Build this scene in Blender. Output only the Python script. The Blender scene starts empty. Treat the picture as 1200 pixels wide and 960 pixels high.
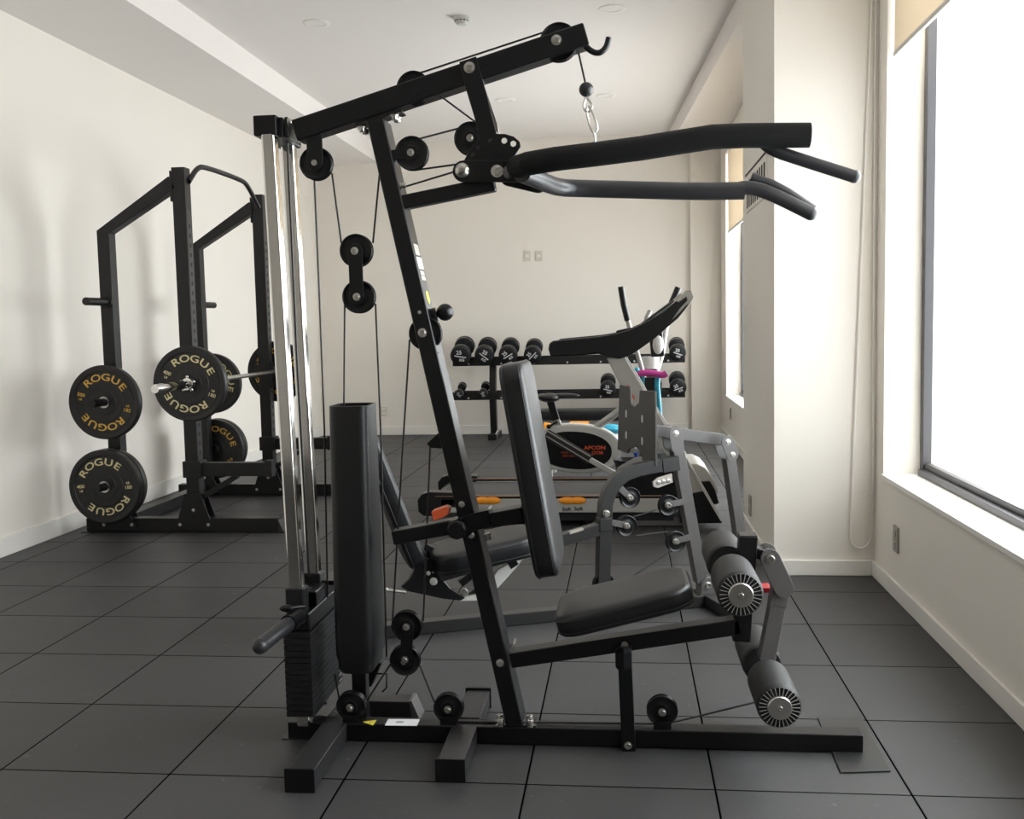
import bpy, bmesh, math, random
from mathutils import Vector, Matrix
random.seed(4)
C = bpy.context.scene.collection
PI = math.pi
# ------------------------------------------------------------------ camera, world, lights, exposure
F_PX, YAW, PITCH, ROLL = 1194.6, -.1105, -.0840, -.0213
CAM = Vector((-.7248, -3.1291, 1.2339))
_f = Vector((math.sin(YAW)*math.cos(PITCH), math.cos(YAW)*math.cos(PITCH), math.sin(PITCH)))
_r = Vector((math.cos(YAW), -math.sin(YAW), 0)); _u = _r.cross(_f)
CR = _r*math.cos(ROLL)+_u*math.sin(ROLL); CU = -_r*math.sin(ROLL)+_u*math.cos(ROLL); CF = _f
cd = bpy.data.cameras.new('camera'); cam = bpy.data.objects.new('camera', cd); C.objects.link(cam)
cd.sensor_fit = 'HORIZONTAL'; cd.sensor_width = 36; cd.lens = 36*F_PX/1200; cd.clip_end = 200; cd.clip_start = .05
cam.matrix_world = Matrix(((CR.x, CU.x, -CF.x, CAM.x), (CR.y, CU.y, -CF.y, CAM.y), (CR.z, CU.z, -CF.z, CAM.z), (0, 0, 0, 1)))
bpy.context.scene.camera = cam
w = bpy.data.worlds.new('overcast_sky'); bpy.context.scene.world = w; w.use_nodes = True
bg = w.node_tree.nodes['Background']; bg.inputs[0].default_value = (.92, .955, 1, 1); bg.inputs[1].default_value = 9.6
# hazy sky, brighter towards the far end of the building than behind the viewer
_n = w.node_tree.nodes; _l = w.node_tree.links
_tc = _n.new('ShaderNodeTexCoord'); _sx = _n.new('ShaderNodeSeparateXYZ'); _l.new(_tc.outputs['Generated'], _sx.inputs[0])
_mr = _n.new('ShaderNodeMapRange'); _mr.interpolation_type = 'SMOOTHSTEP'; _mr.inputs['From Min'].default_value = -.95; _mr.inputs['From Max'].default_value = .25
_mr.inputs['To Min'].default_value = 3.0; _mr.inputs['To Max'].default_value = 10.6; _l.new(_sx.outputs['Y'], _mr.inputs['Value']); _l.new(_mr.outputs[0], bg.inputs[1])
vs = bpy.context.scene.view_settings
vs.view_transform = 'Standard'; vs.look = 'None'; vs.gamma = 1; vs.use_curve_mapping = False; vs.exposure = 0.2
def portal(name, x, y0, y1, z0, z1):                      # daylight sampling through a window opening
    l = bpy.data.lights.new(name, 'AREA'); l.shape = 'RECTANGLE'; l.size = z1-z0; l.size_y = y1-y0
    l.cycles.is_portal = True
    o = bpy.data.objects.new(name, l); C.objects.link(o); o.location = (x, (y0+y1)/2, (z0+z1)/2); o.rotation_euler = (0, PI/2, 0)
portal('window_portal', .72, -1.8, 1.66, .5, 2.9)
portal('window_portal_back', .62, 3.9, 7.9, .45, 2.9)

# ------------------------------------------------------------------ helpers
def at(px, py, **k):                                      # photo pixel -> point on a world plane
    d = CF + CR*((px-600)/F_PX) - CU*((py-480)/F_PX)
    (ax, v), = k.items(); i = 'XYZ'.index(ax)
    return CAM + d*((v-CAM[i])/d[i])
def at_plane(px, py, p0, n):
    d = CF + CR*((px-600)/F_PX) - CU*((py-480)/F_PX)
    return CAM + d*((p0-CAM).dot(n)/d.dot(n))
V = Vector
Y = V((0, 1, 0)); Z = V((0, 0, 1)); X = V((1, 0, 0))
def mat(name, col, rough=.5, metal=0, spec=.5, noise=0, nscale=8, bump=0, bscale=200, coat=0):
    m = bpy.data.materials.new(name); m.use_nodes = True; nt = m.node_tree; b = nt.nodes['Principled BSDF']
    b.inputs['Base Color'].default_value = (*col, 1); b.inputs['Roughness'].default_value = rough
    b.inputs['Metallic'].default_value = metal; b.inputs['Specular IOR Level'].default_value = spec
    b.inputs['Coat Weight'].default_value = coat
    tc = nt.nodes.new('ShaderNodeTexCoord')
    if noise:
        n = nt.nodes.new('ShaderNodeTexNoise'); n.inputs['Scale'].default_value = nscale; n.inputs['Detail'].default_value = 5
        nt.links.new(tc.outputs['Object'], n.inputs['Vector'])
        mr = nt.nodes.new('ShaderNodeMapRange'); mr.inputs['To Min'].default_value = 1-noise; mr.inputs['To Max'].default_value = 1+noise
        nt.links.new(n.outputs['Fac'], mr.inputs['Value'])
        mx = nt.nodes.new('ShaderNodeVectorMath'); mx.operation = 'SCALE'; mx.inputs[0].default_value = col
        nt.links.new(mr.outputs[0], mx.inputs['Scale']); nt.links.new(mx.outputs[0], b.inputs['Base Color'])
    if bump:
        n2 = nt.nodes.new('ShaderNodeTexNoise'); n2.inputs['Scale'].default_value = bscale; n2.inputs['Detail'].default_value = 3
        nt.links.new(tc.outputs['Object'], n2.inputs['Vector'])
        bp = nt.nodes.new('ShaderNodeBump'); bp.inputs['Strength'].default_value = bump; bp.inputs['Distance'].default_value = .002
        nt.links.new(n2.outputs['Fac'], bp.inputs['Height']); nt.links.new(bp.outputs[0], b.inputs['Normal'])
    return m
M = dict(
 wall=mat('wall_paint', (.86, .81, .74), .7, noise=.015, nscale=2, bump=.05, bscale=90),
 ceil=mat('ceiling_paint', (.86, .815, .78), .8, noise=.01, nscale=2),
 white=mat('white_trim', (.86, .83, .78), .45, noise=.02),
 black=mat('black_powder_coat', (.0045, .0045, .0055), .33, spec=.38, noise=.15, nscale=20, bump=.04, bscale=500),
 rackb=mat('rack_black_coat', (.007, .0065, .0065), .40, spec=.4, noise=.15, nscale=20, bump=.05, bscale=400),
 plastic=mat('black_plastic', (.005, .005, .006), .32, spec=.38, noise=.1, nscale=30),
 matte=mat('matte_black_rubber', (.007, .007, .008), .5, spec=.4, noise=.15, nscale=30, bump=.1, bscale=300),
 foam=mat('foam_grip', (.010, .0095, .0095), .6, noise=.1, nscale=40, bump=.12, bscale=600),
 sleeve=mat('black_foam_sleeve', (.004, .004, .0045), .6, spec=.25, noise=.1, nscale=40, bump=.12, bscale=600),
 grip=mat('rubber_grip', (.024, .024, .027), .36, noise=.1, nscale=30),
 leather=mat('black_vinyl', (.006, .006, .007), .40, spec=.5, noise=.1, nscale=14, bump=.12, bscale=420),
 grey=mat('grey_powder_coat', (.12, .115, .113), .36, metal=.2, noise=.08, nscale=20, bump=.04, bscale=500),
 dgrey=mat('charcoal_powder_coat', (.024, .0235, .024), .36, metal=.1, noise=.08, nscale=20),
 chrome=mat('chrome', (.72, .71, .69), .10, metal=1, noise=.03),
 steel=mat('brushed_steel', (.62, .61, .58), .28, metal=1, noise=.08, nscale=40),
 zinc=mat('zinc_bolt', (.50, .49, .46), .3, metal=1, noise=.1, nscale=60),
 silver=mat('silver_plastic', (.46, .45, .42), .32, metal=.25, noise=.03),
 lsilver=mat('pale_silver_plastic', (.62, .61, .58), .3, metal=.1, noise=.03),
 footplate=mat('graphite_plate', (.055, .052, .048), .5, metal=.3, noise=.12, nscale=12, bump=.1, bscale=80),
 weight=mat('cast_weight', (.007, .007, .008), .5, spec=.4, noise=.25, nscale=25, bump=.2, bscale=150),
 plate=mat('bumper_rubber', (.008, .0075, .007), .42, noise=.15, nscale=18, bump=.05, bscale=300),
 gold=mat('gold_lettering', (.72, .42, .07), .5, noise=.05), cream=mat('cream_lettering', (.72, .62, .34), .5, noise=.05),
 orange=mat('orange_plastic', (.85, .30, .015), .35, noise=.03), red=mat('red_orange_plastic', (.80, .13, .045), .4, noise=.03),
 crimson=mat('dark_red_plastic', (.35, .01, .02), .4, noise=.03),
 pink=mat('magenta_foam', (.55, .05, .30), .5, noise=.04), cyan=mat('cyan_plastic', (.03, .32, .46), .4, noise=.04),
 copper=mat('copper_trim', (.42, .22, .13), .3, metal=.4, noise=.04), belt=mat('running_belt', (.055, .053, .053), .6, noise=.1, nscale=30),
 yellow=mat('yellow_sticker', (.72, .60, .05), .5, noise=.03), paper=mat('white_sticker', (.75, .75, .76), .5, noise=.03),
 ink=mat('dark_print', (.03, .03, .03), .6, noise=.05), redink=mat('red_print', (.75, .10, .03), .6, noise=.05),
 whiteink=mat('white_print', (.7, .7, .7), .5, noise=.05), socket=mat('ivory_plastic', (.68, .64, .54), .4, noise=.02),
 sockgrey=mat('grey_socket_plastic', (.38, .35, .31), .4, noise=.02), frame=mat('anodised_frame', (.09, .088, .095), .4, metal=.3, noise=.04),
 blue=mat('blue_plastic', (.02, .05, .28), .4, noise=.04), dark=mat('dark_opening', (.02, .018, .016), .8, noise=.1),
 facade=mat('pale_render', (.80, .80, .78), .8, noise=.04, nscale=1.5), cable=mat('coated_cable', (.008, .008, .008), .4, noise=.1),
)
# rubber mat tiles, half a metre each
def floor_mat():
    m = bpy.data.materials.new('rubber_tiles'); m.use_nodes = True; nt = m.node_tree; b = nt.nodes['Principled BSDF']; L = nt.links.new; N = nt.nodes.new
    tc = N('ShaderNodeTexCoord'); sx = N('ShaderNodeSeparateXYZ'); L(tc.outputs['Object'], sx.inputs[0])
    def op(o, a, b2=None, v=None):
        n = N('ShaderNodeMath'); n.operation = o
        if isinstance(a, float): n.inputs[0].default_value = a
        else: L(a, n.inputs[0])
        if b2 is not None: L(b2, n.inputs[1])
        if v is not None: n.inputs[1].default_value = v
        return n.outputs[0]
    ds = []; ids = []
    for ax in ('X', 'Y'):
        t = op('MULTIPLY', sx.outputs[ax], v=2.0)
        fr = op('FRACT', t); ids.append(op('FLOOR', t))
        d = op('MINIMUM', fr, op('SUBTRACT', 1.0, fr)); ds.append(d)
    dm = op('MINIMUM', ds[0], ds[1])
    mr = N('ShaderNodeMapRange'); L(dm, mr.inputs['Value']); mr.inputs['From Min'].default_value = .0035; mr.inputs['From Max'].default_value = .0085
    cb = N('ShaderNodeCombineXYZ'); L(ids[0], cb.inputs[0]); L(ids[1], cb.inputs[1])
    wn = N('ShaderNodeTexWhiteNoise'); wn.noise_dimensions = '2D'; L(cb.outputs[0], wn.inputs['Vector'])
    n1 = N('ShaderNodeTexNoise'); n1.inputs['Scale'].default_value = 2.2; n1.inputs['Detail'].default_value = 7; n1.inputs['Roughness'].default_value = .6; L(tc.outputs['Object'], n1.inputs['Vector'])
    n2 = N('ShaderNodeTexNoise'); n2.inputs['Scale'].default_value = 160; n2.inputs['Detail'].default_value = 3; L(tc.outputs['Object'], n2.inputs['Vector'])
    n3 = N('ShaderNodeTexNoise'); n3.inputs['Scale'].default_value = 26; n3.inputs['Detail'].default_value = 2; L(tc.outputs['Object'], n3.inputs['Vector'])
    a = op('MULTIPLY_ADD', wn.outputs['Value'], v=.30); a.node.inputs[2].default_value = .63
    bb = op('MULTIPLY_ADD', n1.outputs['Fac'], v=.8); L(a, bb.node.inputs[2]); bb = op('SUBTRACT', bb, v=.20)
    sp = N('ShaderNodeMapRange'); L(n3.outputs['Fac'], sp.inputs['Value']); sp.inputs['From Min'].default_value = .70; sp.inputs['From Max'].default_value = .78; sp.inputs['To Max'].default_value = 1.2
    bb = op('ADD', bb, sp.outputs[0])
    fine = op('MULTIPLY_ADD', n2.outputs['Fac'], v=.3); fine.node.inputs[2].default_value = .85
    bb = op('MULTIPLY', bb, fine); bb = op('MULTIPLY', bb, mr.outputs[0])
    sc = N('ShaderNodeVectorMath'); sc.operation = 'SCALE'; sc.inputs[0].default_value = FLOORC; L(bb, sc.inputs['Scale']); L(sc.outputs[0], b.inputs['Base Color'])
    rg = op('MULTIPLY_ADD', n1.outputs['Fac'], v=.25); rg.node.inputs[2].default_value = .42; L(rg, b.inputs['Roughness'])
    spv = op('MULTIPLY', mr.outputs[0], v=.5); L(spv, b.inputs['Specular IOR Level'])
    bp = N('ShaderNodeBump'); bp.inputs['Strength'].default_value = .35; bp.inputs['Distance'].default_value = .003
    hh = op('MULTIPLY_ADD', n2.outputs['Fac'], v=.15); L(mr.outputs[0], hh.node.inputs[2]); L(hh, bp.inputs['Height']); L(bp.outputs[0], b.inputs['Normal'])
    return m
FLOORC = (.0415, .0405, .0415)
M['floor'] = floor_mat()
def glass_mat():
    m = bpy.data.materials.new('window_glass'); m.use_nodes = True; nt = m.node_tree; nt.nodes.remove(nt.nodes['Principled BSDF'])
    t = nt.nodes.new('ShaderNodeBsdfTransparent'); g = nt.nodes.new('ShaderNodeBsdfGlossy'); g.inputs['Roughness'].default_value = .02
    mx = nt.nodes.new('ShaderNodeMixShader'); mx.inputs[0].default_value = .04
    t.inputs[0].default_value = (.97, .98, .97, 1)
    nt.links.new(t.outputs[0], mx.inputs[1]); nt.links.new(g.outputs[0], mx.inputs[2])
    nt.links.new(mx.outputs[0], nt.nodes['Material Output'].inputs[0]); return m
M['glass'] = glass_mat()
def blind_mat():
    m = bpy.data.materials.new('roller_blind_cloth'); m.use_nodes = True; nt = m.node_tree; b = nt.nodes['Principled BSDF']
    b.inputs['Base Color'].default_value = (.82, .74, .62, 1); b.inputs['Roughness'].default_value = .9
    tr = nt.nodes.new('ShaderNodeBsdfTranslucent'); tr.inputs[0].default_value = (.85, .76, .63, 1)
    wv = nt.nodes.new('ShaderNodeTexNoise'); wv.inputs['Scale'].default_value = 300; bp = nt.nodes.new('ShaderNodeBump'); bp.inputs['Strength'].default_value = .1
    nt.links.new(wv.outputs[0], bp.inputs['Height']); nt.links.new(bp.outputs[0], b.inputs['Normal'])
    mx = nt.nodes.new('ShaderNodeMixShader'); mx.inputs[0].default_value = .30
    nt.links.new(b.outputs[0], mx.inputs[1]); nt.links.new(tr.outputs[0], mx.inputs[2]); nt.links.new(mx.outputs[0], nt.nodes['Material Output'].inputs[0]); return m
M['blind'] = blind_mat()

class MB:
    def __init__(s): s.bm = bmesh.new()
    def _mi(s, faces, mi):
        for f in faces: f.material_index = mi
    def prism(s, pts, ext, mi=0):
        ext = V(ext); n = len(pts); a = [s.bm.verts.new(V(p)) for p in pts]; b = [s.bm.verts.new(V(p)+ext) for p in pts]
        fs = [s.bm.faces.new(a), s.bm.faces.new(b[::-1])]
        for i in range(n): fs.append(s.bm.faces.new((a[(i+1) % n], a[i], b[i], b[(i+1) % n])))
        s._mi(fs, mi); return s
    def box(s, lo, hi, mi=0):
        (x0, y0, z0), (x1, y1, z1) = lo, hi
        return s.prism([(x0, y0, z0), (x1, y0, z0), (x1, y1, z0), (x0, y1, z0)], (0, 0, z1-z0), mi)
    def beam(s, A, B, wd, h, side=Y, mi=0):                # rectangular tube, wd along side, h across
        A, B = V(A), V(B); ax = (B-A).normalized(); sd = (side-ax*side.dot(ax)).normalized(); t = ax.cross(sd)
        return s.prism([A+sd*(wd/2*i)+t*(h/2*j) for i, j in ((-1, -1), (1, -1), (1, 1), (-1, 1))], B-A, mi)
    def cyl(s, A, B, r, r2=None, seg=24, mi=0):
        return s.lathe([(r, 0), (r if r2 is None else r2, 1)], A, B, seg, mi)
    def lathe(s, prof, A, B, seg=32, mi=0, closed=False):  # prof: (radius, t along A->B)
        A, B = V(A), V(B); ax = (B-A); an = ax.normalized(); q = V((0, 0, 1)) if abs(an.z) < .9 else V((1, 0, 0))
        u = an.cross(q).normalized(); v = an.cross(u); rings = []
        for r, t in prof: rings.append([s.bm.verts.new(A+ax*t+(u*math.cos(2*PI*k/seg)+v*math.sin(2*PI*k/seg))*max(r, 1e-5)) for k in range(seg)])
        fs = []
        pr = list(zip(rings, rings[1:])) + ([(rings[-1], rings[0])] if closed else [])
        for a, b in pr:
            for k in range(seg): fs.append(s.bm.faces.new((a[k], a[(k+1) % seg], b[(k+1) % seg], b[k])))
        if not closed: fs.append(s.bm.faces.new(rings[0][::-1])); fs.append(s.bm.faces.new(rings[-1]))
        s._mi(fs, mi); return s
    def tube(s, path, r, seg=14, sub=0, mi=0, r_end=None):
        P = [V(p) for p in path]
        for _ in range(sub):                               # corner cutting
            Q = [P[0]]
            for a, b in zip(P, P[1:]): Q += [a*.75+b*.25, a*.25+b*.75]
            P = Q + [P[-1]]
        rings = []; prev = None
        for i, p in enumerate(P):
            d = (P[min(i+1, len(P)-1)]-P[max(i-1, 0)]).normalized()
            if prev is None: q = Z if abs(d.z) < .9 else X; u = d.cross(q).normalized()
            else: u = (prev-d*prev.dot(d)).normalized()
            prev = u; v = d.cross(u); rr = r if r_end is None else r+(r_end-r)*i/(len(P)-1)
            rings.append([s.bm.verts.new(p+(u*math.cos(2*PI*k/seg)+v*math.sin(2*PI*k/seg))*rr) for k in range(seg)])
        fs = []
        for a, b in zip(rings, rings[1:]):
            for k in range(seg): fs.append(s.bm.faces.new((a[k], a[(k+1) % seg], b[(k+1) % seg], b[k])))
        fs.append(s.bm.faces.new(rings[0][::-1])); fs.append(s.bm.faces.new(rings[-1])); s._mi(fs, mi); return s
    def sqtube(s, path, wd, h, side=Y, mi=0):              # rectangular section along a bent path in a plane
        P = [V(p) for p in path]; rings = []
        for i, p in enumerate(P):
            d = (P[min(i+1, len(P)-1)]-P[max(i-1, 0)]).normalized(); t = d.cross(side).normalized(); sd = t.cross(d)
            rings.append([s.bm.verts.new(p+sd*(wd/2*a)+t*(h/2*b)) for a, b in ((-1, -1), (1, -1), (1, 1), (-1, 1))])
        fs = []
        for a, b in zip(rings, rings[1:]):
            for k in range(4): fs.append(s.bm.faces.new((a[k], a[(k+1) % 4], b[(k+1) % 4], b[k])))
        fs.append(s.bm.faces.new(rings[0][::-1])); fs.append(s.bm.faces.new(rings[-1])); s._mi(fs, mi); return s
    def sph(s, c, r, sc=(1, 1, 1), mi=0, seg=20):
        n0 = set(s.bm.faces)
        bmesh.ops.create_uvsphere(s.bm, u_segments=seg, v_segments=seg//2, radius=r, matrix=Matrix.Translation(V(c)) @ Matrix.Diagonal((*sc, 1)))
        s._mi([f for f in s.bm.faces if f not in n0], mi); return s
    def pill(s, A, B, r, ext, seg=10, mi=0):               # stadium plate between two centres in the plane normal to ext
        A, B = V(A), V(B); n = V(ext).normalized(); d = (B-A).normalized(); t = n.cross(d); pts = []
        for k in range(seg+1): a = PI/2+PI*k/seg; pts.append(A+(d*math.cos(a)+t*math.sin(a))*r)
        for k in range(seg+1): a = -PI/2+PI*k/seg; pts.append(B+(d*math.cos(a)+t*math.sin(a))*r)
        return s.prism(pts, ext, mi)
    def text(s, txt, size, mtx, mi=0, wide=1.0, bold=0.0, depth=.0012):
        cu = bpy.data.curves.new('lettering', 'FONT'); cu.body = txt; cu.size = size; cu.align_x = 'CENTER'; cu.align_y = 'CENTER'
        cu.extrude = depth/2; cu.offset = bold; cu.resolution_u = 3
        o = bpy.data.objects.new('lettering', cu); C.objects.link(o); dg = bpy.context.evaluated_depsgraph_get(); dg.update()
        me = bpy.data.meshes.new_from_object(o.evaluated_get(dg)); n0 = len(s.bm.faces)
        me.transform(mtx @ Matrix.Diagonal((wide, 1, 1, 1))); s.bm.from_mesh(me); s.bm.faces.ensure_lookup_table()
        for f in s.bm.faces[n0:]: f.material_index = mi
        bpy.data.objects.remove(o); bpy.data.curves.remove(cu); bpy.data.meshes.remove(me); return s
    def build(s, name, m, parent=None, bevel=0, seg=2, angle=35, loc=None):
        off = V((0, 0, 0))
        p = parent
        while p is not None: off += p.location; p = p.parent
        if loc is not None: off += V(loc)
        bmesh.ops.recalc_face_normals(s.bm, faces=s.bm.faces)
        bmesh.ops.translate(s.bm, verts=s.bm.verts, vec=-off)
        me = bpy.data.meshes.new(name); s.bm.to_mesh(me); s.bm.free()
        for mm in (m if isinstance(m, (list, tuple)) else [m]): me.materials.append(mm)
        me.polygons.foreach_set('use_smooth', [True]*len(me.polygons)); me.set_sharp_from_angle(angle=math.radians(angle))
        o = bpy.data.objects.new(name, me); C.objects.link(o)
        if loc is not None: o.location = loc
        if parent: o.parent = parent
        if bevel:
            b = o.modifiers.new('bevel', 'BEVEL'); b.width = bevel; b.segments = seg; b.limit_method = 'ANGLE'; b.angle_limit = math.radians(38); b.harden_normals = True
        return o
def tag(o, label=None, cat=None, group=None, kind=None):
    if label: o['label'] = label
    if cat: o['category'] = cat
    if group: o['group'] = group
    if kind: o['kind'] = kind
    return o
def empty(name, loc, label, cat, group=None):
    o = bpy.data.objects.new(name, None); C.objects.link(o); o.location = loc; o.empty_display_size = .1; return tag(o, label, cat, group)
def copy_tree(o, parent=None):
    c = o.copy(); C.objects.link(c); c.parent = parent
    for ch in [k for k in bpy.data.objects if k.parent == o]: copy_tree(ch, c)
    return c
def tp(origin, right, up, push=0.0):                       # text placement: plane basis
    r = V(right).normalized(); n = r.cross(V(up)).normalized(); u = n.cross(r); o = V(origin)+n*push
    return Matrix(((r.x, u.x, n.x, o.x), (r.y, u.y, n.y, o.y), (r.z, u.z, n.z, o.z), (0, 0, 0, 1)))
def rrect(w, h, r, seg=6):                                 # rounded rectangle outline centred on 0
    pts = []
    for cx, cy, a0 in ((w/2-r, h/2-r, 0), (-w/2+r, h/2-r, 90), (-w/2+r, -h/2+r, 180), (w/2-r, -h/2+r, 270)):
        for k in range(seg+1): a = math.radians(a0+90*k/seg); pts.append((cx+r*math.cos(a), cy+r*math.sin(a)))
    return pts

# ------------------------------------------------------------------ the room
XL, XR, YB, YF, ZC, ZS = -4.18, .45, 8.2, -6.6, 3.25, 3.05
def struct(name, m, mt, bevel=0, parent=None):
    o = m.build(name, mt, parent, bevel); 
    if parent is None: o['kind'] = 'structure'
    return o
struct('floor', MB().box((XL-.2, YF-.2, -.1), (XR+.5, YB+.2, 0)), M['floor'])
struct('ceiling', MB().box((XL-.2, YF-.2, ZC), (XR+.5, YB+.2, ZC+.15)), M['ceil'])
struct('wall_left', MB().box((XL-.2, YF-.2, 0), (XL, YB+.2, ZC)), M['wall'])
struct('wall_back', MB().box((XL, YB, 0), (XR+.5, YB+.2, ZC)), M['wall'])
struct('wall_front', MB().box((XL, YF-.2, 0), (XR+.5, YF, ZC)), M['wall'])
struct('trim_1', MB().box((XL, YF, ZS), (-3.42, YB, ZC)), M['ceil'])                   # dropped ceiling along the left wall
xa, xb = .02, -.22
struct('trim_2', MB().prism([(xa, 3.4, 3.08), (xb, YB, 3.08), (XR+.3, YB, 3.08), (XR+.3, 3.4, 3.08)], (0, 0, ZC-3.08)), M['ceil'])
struct('trim_3', MB().box((.05, YF, 3.08), (XR+.3, 1.81, ZC)), M['ceil'])
# window wall: openings (y0, y1, sill, head); bay two is set further in
XW2 = .32; SILL2 = .44
wl = MB()
for y0, y1 in ((YF, -1.8), (1.66, 1.83)): wl.box((XR, y0, 0), (XR+.5, y1, 3.08))
for y0, y1 in ((-1.8, 1.66),): wl.box((XR, y0, 0), (XR+.5, y1, .5)); wl.box((XR, y0, 2.9), (XR+.5, y1, 3.08))
struct('wall_right', wl, M['wall'])
w2 = MB()
w2.box((XW2, 3.0, 0), (XR+.5, 3.9, 3.08)); w2.box((XW2, 7.55, 0), (XR+.5, YB, 3.08)); w2.box((XW2, 3.9, 0), (XR+.5, 7.55, SILL2)); w2.box((XW2, 3.9, 2.9), (XR+.5, 7.55, 3.08))
struct('wall_right_back', w2, M['wall'])
struct('trim_4', MB().box((-.02, 1.81, 0), (XR+.5, 3.05, ZC)), M['wall'], .004)          # square column between the window bays
struct('trim_5', MB().box((.0, YB-.12, 0), (XW2+.05, YB+.05, 3.08)), M['wall'], .004)    # shallow column in the back corner
struct('trim_6', MB().box((XR-.012, -1.8, .49), (XR+.16, 1.66, .512)), M['white'], .003)
struct('trim_7', MB().box((XW2-.01, 3.9, SILL2-.01), (XW2+.2, 7.55, SILL2+.012)), M['white'], .003)
def window(name, x, y0, y1, z0, z1, splits=()):
    e = bpy.data.objects.new(name, None); C.objects.link(e); e.location = (x, (y0+y1)/2, z0); e['kind'] = 'structure'
    f = MB(); t = .045
    f.box((x-.01, y0, z0), (x+.03, y0+t, z1)); f.box((x-.01, y1-t, z0), (x+.03, y1, z1)); f.box((x-.01, y0+t, z1-t), (x+.03, y1-t, z1))
    f.box((x-.03, y0+t, z0), (x+.03, y1-t, z0+t*.6)); f.box((x+.0, y0+t, z0+t*.6), (x+.03, y1-t, z0+t*1.2))
    for q in splits: f.box((x-.02, q-.03, z0+t), (x+.05, q+.03, z1-t))
    f.build('window_frame', M['frame'], e, .003)
    MB().box((x+.02, y0+t*.8, z0+t*.8), (x+.026, y1-t*.8, z1-t*.8)).build('window_pane', M['glass'], e)
window('window_1', .62, -1.8, 1.66, .512, 2.9)
window('window_2', .48, 3.9, 7.55, SILL2+.012, 2.9)
# skirting boards
sk = .075
struct('baseboard_left', MB().box((XL, YF, 0), (XL+.014, YB, .11)), M['white'], .004)
struct('baseboard_back', MB().box((XL, YB-.014, 0), (0, YB, .10)), M['white'], .004)
struct('baseboard_right', MB().box((XR-.014, YF, 0), (XR, 1.81, sk)), M['white'], .004)
struct('baseboard_column', MB().box((-.034, 1.796, 0), (XR-.014, 1.81, sk)).box((-.034, 1.81, 0), (-.02, 3.05, sk)), M['white'], .004)
struct('baseboard_right_back', MB().box((XW2-.014, 3.05, 0), (XW2, YB-.12, sk)), M['white'], .004)
# roller blinds with bead chains
def blind(x, y0, y1, zb, zt, label, cy, cx, cz):
    e = empty('roller_blind', (x, (y0+y1)/2, zb), label, 'blind')
    MB().box((x, y0, zb+.02), (x+.003, y1, zt)).build('blind_cloth', M['blind'], e)
    MB().box((x-.006, y0, zb), (x+.009, y1, zb+.022)).build('bottom_rail', M['lsilver'], e, .003)
    MB().cyl((x+.015, y0, zt), (x+.015, y1, zt), .03).build('roller', M['white'], e)
    p = [(cx-.012, cy, zt)]+[(cx-.012-.090*(1-(zz-cz)/(zt-cz)), cy, zz) for zz in (zt*.7, zt*.5, cz+.35, cz+.12)]+[(cx-.104, cy, cz+.05), (cx-.090, cy, cz+.008), (cx-.055, cy, cz-.008), (cx-.018, cy, cz+.010), (cx-.002, cy, cz+.06)]+[(cx, cy, cz+.3), (cx-.004, cy, cz+1.2), (cx-.006, cy, zt)]
    MB().tube(p, .004, 8, 2).build('bead_chain', M['white'], e)
blind(.475, -1.78, 1.64, 2.37, 3.0, 'cream roller blind pulled partway down in the large near window', 1.793, .435, .14)
blind(.34, 3.95, 7.5, 2.10, 3.0, 'cream roller blind in the far window beyond the square column', YB-.135, .29, .80)
# plugs, switches, vent, ceiling fittings
def socket(name, c, n, label, wd=.075, hh=.115, mt='socket', cat='socket', two=True):
    c = V(c); n = V(n); t = Z.cross(n).normalized(); e = empty(name, c, label, cat)
    MB().prism([c+t*(a*wd/2)+Z*(b*hh/2) for a, b in ((-1, -1), (1, -1), (1, 1), (-1, 1))], n*.010).build('cover_plate', M[mt], e, .003)
    d = MB()
    for k in ((-1, 1) if two else (0,)):
        cc = c+Z*(k*hh*.22)+n*.010
        d.prism([cc+t*(a*wd*.22)+Z*(b*hh*.12) for a, b in ((-1, -1), (1, -1), (1, 1), (-1, 1))], n*.003)
    d.build('insert', M['white' if mt == 'socket' else mt], e, .001)
socket('wall_socket', (XR, 1.41, .262), (-1, 0, 0), 'grey double socket on the wall under the large near window', mt='sockgrey')
socket('wall_socket', (-.02, 2.70, .178), (-1, 0, 0), 'grey socket low on the left face of the square column', mt='sockgrey')
socket('wall_socket', (XW2, 7.1, .30), (-1, 0, 0), 'small grey socket below the far window sill', mt='sockgrey')
socket('wall_socket', at(450, 482, Y=YB), (0, -1, 0), 'ivory socket low on the back wall behind the cables')
socket('light_switch', at(618, 300, Y=YB), (0, -1, 0), 'left of the two ivory switch plates on the back wall', cat='switch', two=False)
socket('light_switch', at(631.5, 300, Y=YB), (0, -1, 0), 'right of the two ivory switch plates on the back wall', cat='switch', two=False)
e = empty('vent_grille', (-.02, 2.4, 1.93), 'slotted ventilation grille on the left face of the square column', 'vent')
MB().box((-.026, 2.02, 1.83), (-.02, 2.86, 2.07)).build('grille_plate', M['wall'], e, .002)
s_ = MB()
for k in range(9): s_.box((-.029, 2.07+k*.087, 1.85), (-.026, 2.07+k*.087+.030, 2.0))
s_.box((-.029, 2.02, 2.035), (-.026, 2.86, 2.045)); s_.build('slots', M['dark'], e)
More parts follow.
